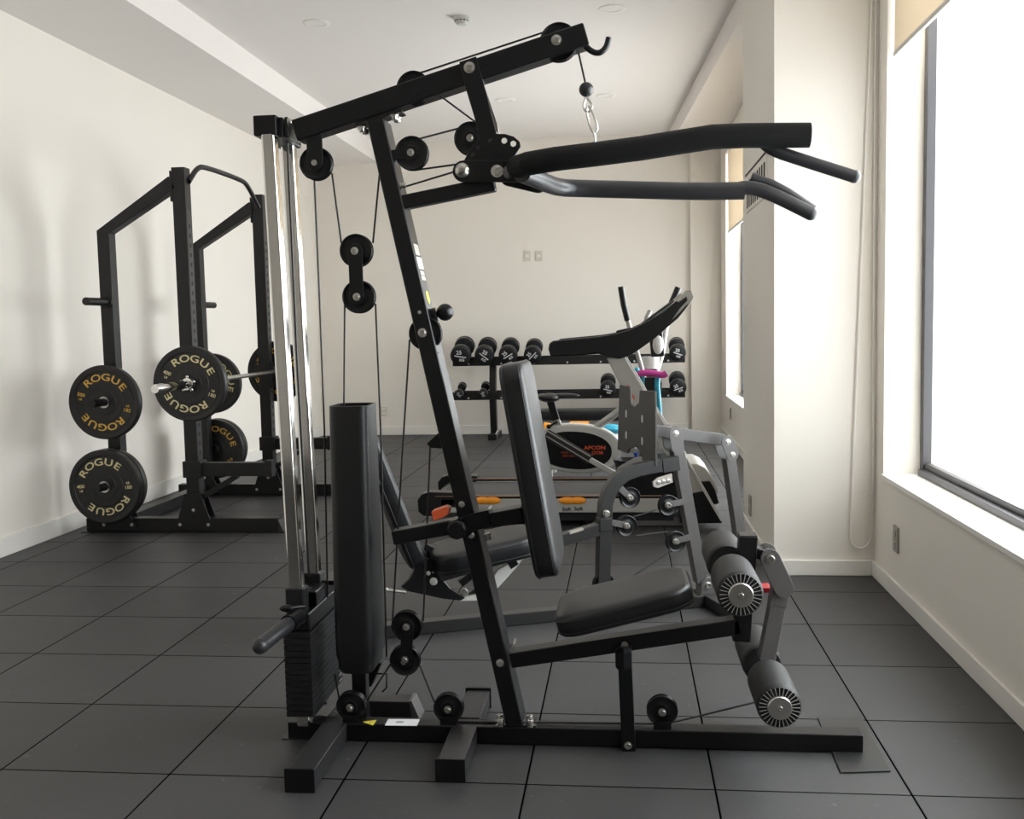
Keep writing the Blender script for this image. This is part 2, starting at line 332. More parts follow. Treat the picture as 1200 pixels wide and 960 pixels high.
for (px, py), lb in zip(((371, 27), (717, 10), (592, 117), (710, 112)), ('round recessed ceiling light nearest the left wall', 'round recessed ceiling light at the top edge of the photo, right of the smoke detector', 'small far ceiling light behind the lever of the gym', 'small far ceiling light beside the hanging chain')):
    c = at(px, py, Z=ZC); e = empty('ceiling_light', c, lb, 'ceiling light')
    MB().lathe([(.062, 0), (.085, 0), (.09, .4), (.09, 1), (.062, 1)], c-Z*.006, c, 40, closed=True).build('trim_ring', M['white'], e)
    MB().cyl(c-Z*.003, c+Z*.001, .062, seg=40).build('diffuser', M['ceil'], e)
c = at(541, 20, Z=ZC); e = empty('smoke_detector', c, 'white smoke detector on the ceiling', 'smoke detector')
MB().lathe([(.055, 0), (.055, .35), (.048, .42), (.045, .75), (.03, 1)], c, c-Z*.048, 32).build('housing', M['lsilver'], e)
s_ = MB()
for k in range(12):
    a = 2*PI*k/12; p = c+V((math.cos(a)*.0455, math.sin(a)*.0455, -.027)); t = V((-math.sin(a), math.cos(a), 0))
    s_.beam(p-t*.008, p+t*.008, .003, .009, V((math.cos(a), math.sin(a), 0)))
s_.build('sensor_slots', M['dark'], e)

# ------------------------------------------------------------------ shared hardware
def bolt_mb(m, c, n, r=.008, h=.007):
    c, n = V(c), V(n).normalized(); m.lathe([(r*1.35, 0), (r*1.35, .18), (r, .2), (r, .85), (r*.85, 1), (r*.45, 1), (r*.4, .6)], c, c+n*h, 12); return m
def make_wheel():
    m = MB(); R, W = .048, .012
    m.lathe([(.012, -1.15), (.02, -1.15), (.021, -.9), (.030, -.7), (R-.006, -.75), (R-.002, -1), (R, -.9), (R, -.75), (R-.008, -.15), (R-.008, .15), (R, .75), (R, .9), (R-.002, 1), (R-.006, .75), (.030, .7), (.021, .9), (.02, 1.15), (.012, 1.15)], (0, 0, 0), (0, W, 0), 40)
    return m
wheel_me = {}
def pulley(parent, c, r=.048, n=-Y, mt='plastic', face=.02, bolt=True):
    c = V(c); n = V(n).normalized()
    if mt not in wheel_me:
        o = make_wheel().build('pulley', M[mt]); b = bolt_mb(MB(), (0, 0, 0), (0, -1, 0)).build('pulley_bolt', M['zinc']); wheel_me[mt] = (o.data, b.data)
        bpy.data.objects.remove(o); bpy.data.objects.remove(b)
    po = V((0, 0, 0)); p = parent
    while p is not None: po += p.location; p = p.parent
    o = bpy.data.objects.new('pulley', wheel_me[mt][0]); C.objects.link(o); o.parent = parent; o.location = c-po; k = r/.048; o.scale = (k, 1, k)
    o.rotation_euler = (0, 0, math.atan2(n.x, -n.y))
    if bolt:
        b = bpy.data.objects.new('pulley_bolt', wheel_me[mt][1]); C.objects.link(b); b.parent = o; b.location = (0, -face, 0)
    return o
# ------------------------------------------------------------------ the multi gym
YG = -.25; TD = .065; MDP = .10; YC = YG+TD/2                        # front faces of the main tubes, tube depth, middle plane
G = lambda x, y, Yp=YG: at(x, y, Y=Yp)
g = empty('multi_gym', (-.9, YC, 0), 'large black multi gym with cable pulleys and weight stack in the foreground', 'multi gym')
def gbeam(name, p1, p2, h, Yf=YG, dep=TD, mt='black', par=None, bev=.004):
    A, B = G(*p1, Yf), G(*p2, Yf); A.y += dep/2; B.y += dep/2
    return MB().beam(A, B, dep, h).build(name, M[mt], par or g, bev)
def gplate(name, pts, Yf, th, mt='black', bev=.0015, par=None):
    return MB().prism([G(x, y, Yf) for x, y in pts], (0, th, 0)).build(name, M[mt], par or g, bev)
# base
xl = G(336.7, 850).x; xr = G(1012, 862).x
MB().box((xl, YG, .002), (xr, YG+.06, .055)).build('base_beam', M['black'], g, .004)
MB().prism([(xl-.02, YG+.0, 0), (xl+.07, YG, 0), (xl+.07, .02, 0), (xl-.02, .02, 0)], (0, 0, .004)).build('base_plate', M['dgrey'], g, .001)
for (x0, x1, ya, yb) in ((-1.635, -1.560, -.585, YG), (-1.243, -1.168, -.50, YG), (-1.243, -1.168, YG+.06, .04)):
    f = MB().box((x0, ya, .004), (x1, yb, .058)).build('floor_foot', M['dgrey'], g, .004)
    ye = ya if ya < YG-.1 else yb
    MB().box((x0-.004, min(ye-.004, ye+.004), 0), (x1+.004, ye+.006, .066)).build('foot_cap', M['plastic'], f, .002)
a = at(415, 838, Z=.055); b_ = at(462, 838, Z=.02)
rf = MB().box((-1.56, -.07, .004), (-1.40, -.005, .056)).build('floor_foot', M['dgrey'], g, .004)
MB().prism([(-1.40, -.075, 0), (-1.375, -.075, 0), (-1.40, -.075, .06), (-1.41, -.075, .06)], (0, .075, 0)).build('foot_cap', M['grey'], rf, .001)
MB().box((-1.62, YG+.06, .004), (-1.54, .0, .05)).build('floor_foot', M['dgrey'], g, .004)
p1 = at(985, 907, Z=0); p2 = at(1045, 907, Z=0); p3 = at(1010, 842, Z=0); p4 = at(958, 842, Z=0)
MB().prism([p1, p2+V((0, .01, 0)), (p3.x, p3.y, 0), (p4.x, p4.y, 0)], (0, 0, .005)).build('foot_plate', M['dgrey'], g, .001)
for px, py in ((587, 845), (587, 853), (622, 845), (622, 853)):
    q = at(px, py-4, Z=.056); bolt_mb(MB(), (q.x, YG+.012 if py > 850 else YG+.046, .055), (0, 0, 1), .010, .02).build('mast_foot_bolt', M['zinc'], g)
MB().box((G(583, 856).x, YG+.002, .055), (G(628, 856).x, YG+.063, .060)).build('mast_flange', M['black'], g, .001)
# inclined mast with its stickers
mA, mB = G(603.3, 853.5), G(439, 140)
mast = MB().beam(mA+Y*MDP/2, mB+Y*MDP/2, MDP, .050).build('mast', M['black'], g, .005)
md = (mB-mA).normalized(); mt_ = V((md.z, 0, -md.x))        # points to +X side
def mp(py, off=.0, yo=0):                                  # point on the mast centre line at pixel row py
    t = (853.5-py)/(853.5-140); c = mA.lerp(mB, t); return c+mt_*off+Y*yo
for y0, y1, c0, c1, mt in ((283, 296, .015, .08, 'sockgrey'), (298, 312, .015, .085, 'paper'), (314, 319, .02, .08, 'sockgrey'), (320, 325, .02, .08, 'sockgrey')):
    MB().prism([mp(y0, .0252, c0), mp(y0, .0252, c1), mp(y1, .0252, c1), mp(y1, .0252, c0)], mt_*.0008).build('sticker', M[mt], mast)
MB().lathe([(.019, 0), (.019, 1)], mp(345, .0252, MDP/2), mp(345, .0262, MDP/2), 20).build('sticker', M['yellow'], mast)
# top beam and cap over the guide rods
tb1, tb2 = G(344, 153), G(687, 38.5)
top = MB().beam(tb1+Y*.035, tb2+Y*.035, .07, .062).build('top_beam', M['black'], g, .005)
cx0, cx1 = G(297, 145, -.27).x, G(324, 145, -.27).x; cz0, cz1 = G(310, 159, -.27).z, G(310, 135, -.27).z
MB().box((cx0, -.275, cz0), (cx1, -.045, cz1)).build('rod_cap', M['black'], g, .004)
fl = MB().box((cx1, YG-.005, cz0-.004), (cx1+.012, YG+.10, cz1-.004)).box((cx1+.018, YG-.005, cz0-.004), (cx1+.028, YG+.08, cz1-.004)).build('cap_flange', M['black'], g, .002)
bolt_mb(MB(), (cx1+.028, YG+.0, (cz0+cz1)/2+.01), (1, 0, 0), .009, .012).build('flange_bolt', M['zinc'], fl)
for q in (G(423, 148), G(461, 134)):
    for yo in (.012, .048): bolt_mb(MB(), q+Y*yo, -Z, .010, .014).build('mast_head_bolt', M['zinc'], g)
MB().beam(G(416, 146)+Y*.035, G(470, 129)+Y*.035, .064, .006).build('mast_head_plate', M['black'], g, .001)
# guide rods, weight stack
SX0, SX1 = G(336, 841, -.30).x, G(367, 841, -.30).x; SC = (SX0+SX1)/2
for yy, pb in ((-.255, 690), (-.085, 672)):
    b1 = V((SC, yy, .05)); t1 = V(((cx0+cx1)/2+.006, yy, cz0+.01))
    MB().beam(b1, t1, .040, .040).build('guide_rod', M['chrome'], g, .008, 3)
zs0 = G(350, 841, -.30).z; zs1 = G(350, 742, -.30).z; n = 14; hh = (zs1-zs0)/n
MB().box((SX0+.03, -.27, .05), (SX1-.03, -.03, zs0)).build('stack_rest', M['matte'], g, .003)
for k in range(n):
    z0 = zs0+k*hh; o = MB().box((SX0, -.30, z0+.0012), (SX1, .02, z0+hh-.0012), 0).box((SX1, -.02, z0+.006), (SX1+.001, .012, z0+hh-.006), 1).build('weight_plate', [M['weight'], M['steel']], g, .0025)
hd = MB().box((SX0+.004, -.29, zs1+.002), (SX1-.004, .0, zs1+.055)).build('weight_head', M['plastic'], g, .005)
MB().box((SX0+.012, -.21, zs1+.055), (SX1-.006, .0, zs1+.10)).build('carriage_block', M['plastic'], hd, .005)
for yy, z1 in ((-.255, G(350, 690, -.28).z), (-.085, G(372, 671, -.1).z)):
    lean = (z1-.05)/(cz0-.05)*((cx0+cx1)/2+.006-SC)
    MB().box((SC+lean-.028, yy-.028, zs1+.05), (SC+lean+.028, yy+.028, z1)).build('guide_collar', M['matte'], hd, .006)
MB().box((SX1-.03, -.1, zs1+.09), (SX1+.02, .02, zs1+.105)).build('carriage_arm', M['plastic'], hd, .003)
q0, q1 = at(350, 722, Y=-.31), at(305, 757, Y=-.52)
hn = MB().tube([q0, q0.lerp(q1, .28)], .026, 20).build('handle_collar', M['plastic'], g)
MB().tube([q0.lerp(q1, .2), q1], .0215, 20).sph(q1, .0225).build('handle_grip', M['grip'], hn)
q = at(336, 713, Y=-.34); MB().sph(q, .016, (1.4, .8, .7)).cyl(q, q+V((.04, .04, -.005)), .006).build('pin_knob', M['plastic'], g)
q = at(363, 700, Y=-.17); cb = MB().cyl(q-Z*.06, q+Z*.03, .006); cb.lathe([(.012, 0), (.012, 1)], q-Z*.01, q+Z*.015, 6); cb.lathe([(.010, 0), (.010, 1)], q-Z*.045, q-Z*.03, 6); cb.build('cable_bolt', M['zinc'], g)
# tall padded shroud with an open top
def shroud():
    A = [at(383, 477, Y=-.29), at(427, 478, Y=-.29)]; Bq = [at(393, 780, Y=-.29), at(437, 780, Y=-.29)]
    z1, z0 = A[0].z, at(415, 791, Y=-.29).z; m = MB(); rows = []
    N = 14
    for k in range(N+1):
        t = k/N; z = z0+(z1-z0)*t; xa_ = Bq[0].x+(A[0].x-Bq[0].x)*t; xb_ = Bq[1].x+(A[1].x-Bq[1].x)*t
        w_ = xb_-xa_; f = 0.0 if k else .012
        rr = rrect(w_+.006-f*2, .17-f*2-(.03*t*t), .028); rows.append([m.bm.verts.new(((xa_+xb_)/2+x, -.21+y, z)) for x, y in rr])
    # inner wall
    for k in range(N, -1, -1):
        t = k/N; z = max(z0+.01, z0+(z1-z0)*t); xa_ = Bq[0].x+(A[0].x-Bq[0].x)*t; xb_ = Bq[1].x+(A[1].x-Bq[1].x)*t
        rr = rrect(xb_-xa_-.004, .16-.01-(.03*t*t), .023); rows.append([m.bm.verts.new(((xa_+xb_)/2+x, -.21+y, z)) for x, y in rr])
    L = len(rows[0])
    for a, b in zip(rows, rows[1:]):
        for k in range(L): m.bm.faces.new((a[k], a[(k+1) % L], b[(k+1) % L], b[k]))
    m.bm.faces.new(rows[0][::-1]); m.bm.faces.new(rows[-1])
    return m.build('back_shroud', M['leather'], g, 0, angle=50)
shroud()
q = G(414, 800); MB().box((q.x-.022, YG+.06, .02), (q.x+.022, YG+.10, at(415, 785, Y=-.25).z)).build('shroud_post', M['black'], g, .003)
MB().tube([G(432, 789, -.2), G(453, 790, -.2), G(453, 806, -.2), G(448, 811, -.2)], .003, 8).build('wire_hook', M['black'], g)
MB().beam(at(431, 800, Y=.0), at(443, 772, Y=.0), .05, .035).build('stack_stay', M['black'], g, .003)
# pulleys with their brackets
def gpul(px, py, rp=20, Yp=-.222, r=.048, **k): return pulley(g, at(px, py, Y=Yp), r, **k)
def gbrk(name, pa, pb, wpx, Y0, th=.004, mt='black'):
    A, B = at(*pa, Y=Y0), at(*pb, Y=Y0); return MB().pill(A, B, wpx/2/415, (0, th, 0)).build(name, M[mt], g, .0008)
gpul(371, 192); 
for yf in (-.245, -.205): gbrk('pulley_bracket', (368, 162), (369, 191), 19, yf, .005)
gbrk('pulley_bolt', (368, 191), (368.2, 191), 6, -.25, .005, 'zinc')
gpul(485, 104, bolt=False); gpul(655, 50, bolt=False, r=.053)
bolt_mb(MB(), G(652, 47)-Y*.001, -Y, .011, .006).build('top_beam_bolt', M['zinc'], top)
bolt_mb(MB(), G(486, 104)-Y*.001, -Y, .008, .003).build('top_beam_bolt', M['black'], top)
gpul(483, 180); gpul(552, 163, Yp=-.17)
MB().beam(at(460, 183, Y=-.222), at(478, 181, Y=-.222), .03, .03).build('pulley_bracket', M['black'], g, .002)
MB().tube([at(552, 163, Y=-.19), at(552, 163, Y=-.10)], .006, 10).build('pulley_axle', M['zinc'], g)
gpul(418, 294); gpul(421, 348)
for yf in (-.247, -.203): gbrk('pulley_link', (416, 294), (418, 348), 17, yf)
for p_ in ((415.5, 294), (418, 348)): bolt_mb(MB(), G(*p_, -.247), -Y, .0085, .006).build('link_bolt', M['zinc'], g)
gpul(499, 391, bolt=False); bolt_mb(MB(), G(495, 390), -Y, .010, .007).build('mast_bolt', M['zinc'], mast)
for c_, r_ in (((491.5, 366), .004), ((541, 591), .007), ((552, 627), .008), ((586, 777), .009)): bolt_mb(MB(), G(*c_), -Y, r_, .006).build('mast_bolt', M['steel'], mast)
MB().beam(G(509, 418, -.235), G(512, 412, -.235), .02, .012).build('pulley_guard', M['black'], g, .001)
q = mp(366, .025, MDP/2); kn = MB().cyl(q, q+mt_*.016, .020).build('mast_knob', M['plastic'], g, .002)
MB().sph(q+mt_*.040, .025).build('knob_ball', M['plastic'], kn)
gpul(477, 733, Yp=-.20, r=.046); gpul(475, 773, Yp=-.20, r=.046)
gbrk('pulley_link', (478, 734), (475, 772), 15, -.226)
for p_ in ((476, 735), (474.5, 773)): bolt_mb(MB(), G(*p_, -.226), -Y, .008, .010).build('link_bolt', M['zinc'], g)
for px, py in ((412, 827), (526, 829), (776, 832)):
    gpul(px, py, r=.045, Yp=-.222, bolt=False); c_ = at(px, py, Y=-.222)
    MB().beam(V((c_.x, -.237, .054)), V((c_.x, -.237, .075)), .004, .05).beam(V((c_.x, -.209, .054)), V((c_.x, -.209, c_.z)), .004, .05).build('pulley_bracket', M['black'], g, .001)
    bolt_mb(MB(), c_-Y*.018, -Y, .009, .012).build('pulley_bolt', M['zinc'], g)
# cables
def gcab(pts, Yp=-.222, r=.0028):
    P = [at(p[0], p[1], Y=(p[2] if len(p) > 2 else Yp)) for p in pts]; MB().tube(P, r, 8).build('cable', M['cable'], g)
for c_ in ([(368.5, 211), (374, 340), (380, 500), (384, 700, -.1)], [(389, 203), (400, 285)], [(446, 190), (437, 285)], [(404, 356), (403, 476)], [(440, 356), (446, 500), (453, 770)],
           [(480, 398), (471, 540), (460, 728)], [(504, 524), (496, 728)], [(458, 778), (430, 821)], [(492, 780), (509, 823)], [(527, 846), (776, 848.5)], [(781, 848.5), (890, 822, -.16)],
           [(487, 86.5), (497, 84), (643, 36)], [(514, 111), (557, 143, -.17)], [(490, 163), (547, 148, -.17)], [(486, 199.5), (497, 198), (540, 192, -.19)], [(474, 219), (540, 199, -.19)], [(392, 790), (398, 822)]): gcab(c_)
gcab([(336.5, 165), (348, 420), (362, 676)], -.17, .0035)
# mast hook tab, stay to the press pivot
gplate('cable_tab', [(513, 508), (500, 520), (504, 525), (518, 526), (522, 515)], YG+.01, .03)
gbeam('press_stay', (470, 237), (579, 214.5), .040, YG+.005, .045)
bolt_mb(MB(), mp(217, .025, .02), mt_, .008, .016).build('mast_bolt', M['zinc'], mast)
# press lever and its fan plate
LEV = [(538, 72.5), (558, 66), (570, 110), (581.7, 156.7), (592, 157), (602, 160), (609, 166), (610, 172), (604, 181), (598, 189), (596, 196), (545, 196), (543, 189), (548, 180), (553, 173), (561.7, 163), (556, 138), (546, 105)]
lv = gplate('press_lever', LEV, YG-.012, .008, bev=.0015)
gplate('press_lever', [(558, 92), (566, 95), (583, 145), (585, 157), (577, 150)], YG+.07, .006, 'steel')
for px, py in ((574.5, 165), (561, 173.5), (554.5, 182)): MB().cyl(G(px, py, YG-.0125), G(px, py, YG-.0115), .007).build('pin_hole', M['dark'], lv)
for px, py in ((591, 165), (601.5, 168.5)): MB().cyl(G(px, py, YG-.0135), G(px, py, YG-.0125), .008).build('pin_hole', M['wall'], lv)
bolt_mb(MB(), G(550, 79, YG-.012), -Y, .012, .007).build('lever_bolt', M['zinc'], lv)
YA = -.285
MB().pill(G(542.5, 200.5, YA), G(612, 200.5, YA), .0295, (0, .012, 0)).build('press_arm_plate', M['black'], g, .002)
MB().pill(G(596, 207, -.13), G(630, 215, -.13), .026, (0, .02, 0)).build('press_arm_plate', M['black'], g, .002)
pv = MB().cyl(G(541.5, 199.5, YA-.02), G(541.5, 199.5, YA+.14), .016).sph(G(541.5, 199.5, YA-.016), .0205, (1, .7, 1)).build('pivot_bolt', M['zinc'], g)
bolt_mb(MB(), G(582.5, 200.5, YA), -Y, .013, .006).build('pivot_bolt', M['steel'], g)
# press arms: near arm inside a thick foam sleeve, far arm bare
YN, YFR = -.40, -.03
fo = [G(x, y, Yp) for x, y, Yp in ((606, 196, YN+.09), (618, 192, YN+.03), (650, 186.5, YN), (700, 180.5, YN), (750, 174, YN), (800, 166, YN), (835, 160.5, YN), (870, 159, YN), (949, 158.5, YN))]
arm = MB().tube([fo[0]+V((-.03, .03, -.01))]+fo[:-1], .018, 16).build('press_arm', M['grey'], g)
MB().tube(fo, .0315, 24).build('foam_grip', M['sleeve'], arm)
MB().tube([G(x, y, YN+.02) for x, y in ((890, 163), (905, 176), (935, 186), (1001, 207))], .0165, 16, 2).sph(G(1001, 207, YN+.02), .0168).build('pull_handle', M['grip'], arm)
far = MB().tube([G(x, y, Yp) for x, y, Yp in ((612, 203, -.33), (628, 209, -.25), (643, 216, -.15), (657, 220, YFR-.03), (680, 221, YFR), (760, 223, YFR), (820, 224.5, YFR), (872, 223.5, YFR))], .026, 20, 1).build('press_arm', M['grip'], g)
MB().tube([G(x, y, YFR) for x, y in ((858, 223), (876, 219), (900, 225), (950, 250))], .0205, 18, 2).sph(G(950, 250, YFR), .0208).build('pull_handle', M['grip'], far)
MB().tube([G(x, y, YFR+.08) for x, y in ((880, 208), (912, 219), (953, 246))], .015, 14, 1).build('pull_handle', M['grip'], far)
# cable end, ball stop, snap links and bar hook
gcab([(678, 62), (686.5, 100)], -.22)
MB().sph(at(687, 105, Y=-.22), .0205).build('stop_ball', M['grip'], g)
def link(pts, r=.0032): return MB().tube([at(x, y, Y=-.22) for x, y in pts+pts[:1]], r, 8, 1)
ch = link([(687, 114), (683, 124), (686, 131), (691, 131), (695, 124)]).build('snap_link', M['steel'], g)
link([(689, 124), (687, 130), (692, 152), (697, 156), (701, 150), (694, 130)]).build('snap_link', M['steel'], g)
MB().tube([at(x, y, Y=-.22) for x, y in ((695, 153), (697, 160), (697.5, 172))], .004, 8).build('snap_link', M['steel'], g)
MB().tube([G(x, y, -.225) for x, y in ((684, 52), (690, 58), (697, 62), (704, 62), (711, 55), (713.5, 44))], .0085, 12, 2).build('bar_hook', M['black'], g)
# backrest adjuster tube and pad
gbeam('backrest_tube', (459.5, 631.5), (612, 603), .041, YG-.004, .06)
gplate('backrest_sleeve', [(553, 602), (572, 598), (575, 618), (556, 622), (548, 630), (530, 632), (527, 613)], YG-.012, .075)
q = G(536.5, 619, YG-.014); MB().lathe([(.028, 0), (.030, .2), (.030, .8), (.024, 1)], q, q-Y*.03, 8).build('lock_knob', M['plastic'], g, .002)
gplate('release_lever', [(505, 600), (522, 594), (526, 597), (525, 603), (519, 607), (508, 611.5)], YG+.0, .045, 'red', .003)
hb = MB().beam(G(560, 603)+Y*.03, G(574, 597)+Y*.03, .06, .004); hb.build('sleeve_plate', M['steel'], g)
bolt_mb(MB(), G(571, 625, YG+.01), V((.2, 0, -1)), .009, .02).build('sleeve_bolt', M['zinc'], g)
def pad(name, c, U, Vv, W_, L_, T_, rc, par, bev=.02, mt='leather', seam=True, taper=0):
    # slab: length L along U, width W along Vv, thickness T along N, crowned rounded edges
    U = V(U).normalized(); Vv = V(Vv); Vv = (Vv-U*Vv.dot(U)).normalized(); N = U.cross(Vv).normalized(); c = V(c)
    pts = rrect(L_, W_, rc, 8); m = MB()
    pts = [(x, y*(1-taper*(x/L_+.5))) for x, y in pts]
    rows = []; prof = [(bev*1.0, 0), (bev*.35, .0+bev*.15), (0, bev*.6), (0, T_-bev), (bev*.12, T_-bev*.6), (bev*.45, T_-bev*.2), (bev*1.0, T_-bev*.02), (bev*2.2, T_+.002)]
    for ins, h in prof:
        kx = 1-2*ins/L_; ky = 1-2*ins/W_
        rows.append([m.bm.verts.new(c+U*(x*kx)+Vv*(y*ky)+N*(h-T_/2)) for x, y in pts])
    L = len(pts)
    for a, b in zip(rows, rows[1:]):
        for k in range(L): m.bm.faces.new((a[k], a[(k+1) % L], b[(k+1) % L], b[k]))
    m.bm.faces.new(rows[0][::-1]); m.bm.faces.new(rows[-1]); o = m.build(name, M[mt], par, 0, angle=60)
    if seam:
        for ins, h, r_ in ((-.001, bev*.9, .0022), (-.0008, T_-bev*.95, .0012)):
            kx = 1-2*ins/L_; ky = 1-2*ins/W_; P = [c+U*(x*kx)+Vv*(y*ky)+N*(h-T_/2) for x, y in pts]
            MB().tube(P+P[:1], r_, 6).build('piping', M[mt], o)
    return o
# backrest: near side edge runs (595,430)->(642,680) in the picture
yb0 = -.37; bt, bb_ = at(596, 428, Y=yb0), at(641, 681, Y=yb0); bd = (bt-bb_); W_ = .33
bc = (bt+bb_)/2+Y*W_/2
pad('backrest_pad', bc, bd, -Y, W_, bd.length, .068, .05, g, .012)
bp_ = MB().beam(bc-V((.045, 0, 0))-bd*.33, bc-V((.045, 0, 0))+bd*.2, .07, .008); bp_.build('backrest_plate', M['black'], g, .001)
# seat
sbA, sbB = (598, 775), (868, 735)
gbeam('seat_beam', sbA, sbB, .046, YG, .055)
hb = MB().beam(G(597, 764)+Y*.028, G(602, 755)+Y*.028, .058, .006).build('seat_beam_flange', M['steel'], g)
y0s = -.42; s1, s2 = at(650.5, 741, Y=y0s), at(814, 702, Y=y0s)
sd_ = (s2-s1); Ws = .31
pad('seat_pad', (s1+s2)/2+Y*Ws/2+V((0, 0, .0)), sd_, Y, Ws, sd_.length*1.0, .062, .068, g, .016, taper=.10)
q = (s1+s2)/2+Y*Ws/2; MB().beam(q-sd_*.25-Z*.04, q+sd_*.25-Z*.04, .10, .02).build('seat_mount', M['black'], g, .002)
gbeam('seat_brace', (731.5, 758), (737, 885), .040, YG-.022, .022)
MB().lathe([(.020, 0), (.027, .15), (.027, .8), (.016, 1)], G(731, 784, YG-.028), G(730.5, 758, YG-.028), 6).build('seat_clamp', M['plastic'], g, .002)
bolt_mb(MB(), G(736, 874, YG-.024), -Y, .009, .008).build('brace_bolt', M['zinc'], g)
MB().pill(G(731, 765, YG-.024), G(732, 757, YG-.024), .010, (0, .01, 0)).build('brace_bolt', M['steel'], g)
# leg developer
A, B = G(878, 629), G(869, 753); lc = MB().beam(A+Y*.03, B+Y*.03, .06, .050).build('leg_column', M['black'], g, .004)
MB().beam(A+Y*.03-Z*.001, A+Y*.03+Z*.002, .056, .046).build('column_cap', M['dgrey'], lc)
q1, q2 = G(903, 655, -.27), G(919, 690, -.27)
lk = MB().pill(q1, q2, .027, (0, .006, 0)).build('leg_link', M['grey'], g, .001)
bolt_mb(MB(), q1, -Y, .011, .008).build('link_bolt', M['zinc'], lk)
MB().pill(q1+Y*.08, q2+Y*.08, .027, (0, .006, 0)).build('leg_link', M['grey'], g, .001)
MB().cyl(q1+Y*.006, q1+Y*.12, .014).build('link_axle', M['steel'], g); MB().beam(G(884, 648)+Y*.03, G(903, 655)+Y*.03, .045, .03).build('link_mount', M['black'], g, .003)
A, B = G(916, 690, -.255), G(899, 776, -.255); MB().beam(A+Y*.025, B+Y*.025, .05, .045).build('leg_arm', M['grey'], g, .004)
MB().beam(A+Y*.025, A.lerp(B, .25)+Y*.025, .052, .047).build('arm_sleeve', M['grey'], g, .002)
MB().box((G(891, 690, -.13).x, -.16, G(891, 692, -.13).z), (G(902, 690, -.13).x, -.10, G(891, 686, -.13).z)).build('stop_pad', M['crimson'], g, .003)
def roller(px, py, Y0, Y1, r=.060):
    a = at(px, py, Y=Y0); b = V((a.x, Y1, a.z))
    fr = MB().lathe([(r*.9, 0), (r*.985, .03), (r, .08), (r, .92), (r*.985, .97), (r*.9, 1)], a, b, 40).build('foam_roller', M['foam'], g)
    f = MB()
    for k in range(28):
        an = 2*PI*k/28; d = V((math.cos(an), 0, math.sin(an))); f.beam(a+d*r*.56-Y*.0015, a+d*r*.90-Y*.0015, .003, .0016, Y)
    f.build('end_pleats', M['silver'], fr); MB().lathe([(r*.90, 0), (r*.90, 1)], a+Y*.004, a-Y*.001, 40).build('end_cloth', M['plastic'], fr)
    MB().lathe([(r*.54, 0), (r*.54, .75), (r*.50, 1)], a-Y*.0, a-Y*.010, 32).build('end_disc', M['steel'], fr)
    bolt_mb(MB(), a-Y*.010, -Y, .007, .005).build('end_bolt', M['zinc'], fr)
roller(868, 697, -.50, -.285); roller(913.5, 829, -.50, -.285, .058)
a = at(868, 697, Y=-.50); roller_back = []
for (pp, rr) in (((868, 697), .060), ((913.5, 829), .058)):
    a = at(*pp, Y=-.50); q = V((a.x, -.17, a.z))
    fr = MB().lathe([(rr*.9, 0), (rr*.985, .03), (rr, .08), (rr, .92), (rr*.985, .97), (rr*.9, 1)], q, q+Y*.215, 40).build('foam_roller', M['foam'], g)
    MB().cyl(a+Y*.1, q+Y*.1, .012).build('roller_axle', M['steel'], g)
# stickers on the base beam
t0 = [at(x, y, Z=.0552) for x, y in ((425, 846.3), (441.5, 844), (437, 850.5))]
wt = MB().prism(t0, (0, 0, .0008)).build('warning_sticker', M['yellow'], g)
cn = (t0[0]+t0[1]+t0[2])/3; MB().text('!', .016, tp(cn+Z*.001, X, Y)).build('sticker_print', M['ink'], wt)
l0 = [at(x, y, Z=.0552) for x, y in ((451, 850.5), (455, 843), (492, 843.3), (488.5, 851))]
ws = MB().prism(l0, (0, 0, .0008)).build('white_sticker', M['paper'], g)
cn = (l0[0]+l0[1]+l0[2]+l0[3])/4; MB().box((cn.x-.018, cn.y+.003, cn.z+.001), (cn.x+.004, cn.y+.006, cn.z+.0014)).box((cn.x-.02, cn.y-.005, cn.z+.001), (cn.x+.002, cn.y-.002, cn.z+.0014)).build('sticker_print', M['ink'], ws)
# ------------------------------------------------------------------ leg press station, set at an angle behind the gym
LP0 = at(490, 745, Z=0); LP1 = at(830, 712, Z=0); LD = (LP1-LP0); LD.z = 0; LD.normalize(); LN = V((LD.y, -LD.x, 0))   # LN faces the viewer
lp = empty('leg_press_station', LP0.lerp(LP1, .5), 'charcoal leg press station with footplate, low seat and pulleys behind the big gym', 'leg press')
P0 = LP0.copy()
def P(x, y, back=0.0): return at_plane(x, y, P0-LN*back, LN)
def lbeam(name, p1, p2, h, dep=.05, back=0, mt='grey', par=None, bev=.003):
    return MB().beam(P(*p1, back)-LN*dep/2, P(*p2, back)-LN*dep/2, dep, h, LN).build(name, M[mt], par or lp, bev)
LPb0, LPb1 = P(440, 744), P(832, 706)
MB().beam(V((LPb0.x, LPb0.y, .027))-LN*.03, V((LPb1.x, LPb1.y, .027))-LN*.03, .06, .05, LN).build('base_beam', M['dgrey'], lp, .003)
e0 = LPb1-LN*.03; MB().beam(e0+LN*.3+Z*(.03-e0.z), e0-LN*.3+Z*(.03-e0.z), .05, .05, LD).build('floor_foot', M['dgrey'], lp, .003)
up = [(708, 716), (709, 660), (710.5, 610), (711.5, 592), (716, 577), (724, 565), (734, 557), (748, 551.5), (765, 548), (792, 543.5)]
MB().sqtube([P(x, y)-LN*.025 for x, y in up], .05, .054, LN).build('curved_upright', M['dgrey'], lp, .003)
lbeam('arm_joint', (777, 546.5), (797, 543), .060, .056, -.004, 'dgrey')
rail = lbeam('seat_rail', (515, 676), (705, 620.5), .048, .05, 0, 'dgrey')
lbeam('rail_bracket', (703, 616), (718, 615), .055, .056, -.004, 'dgrey')
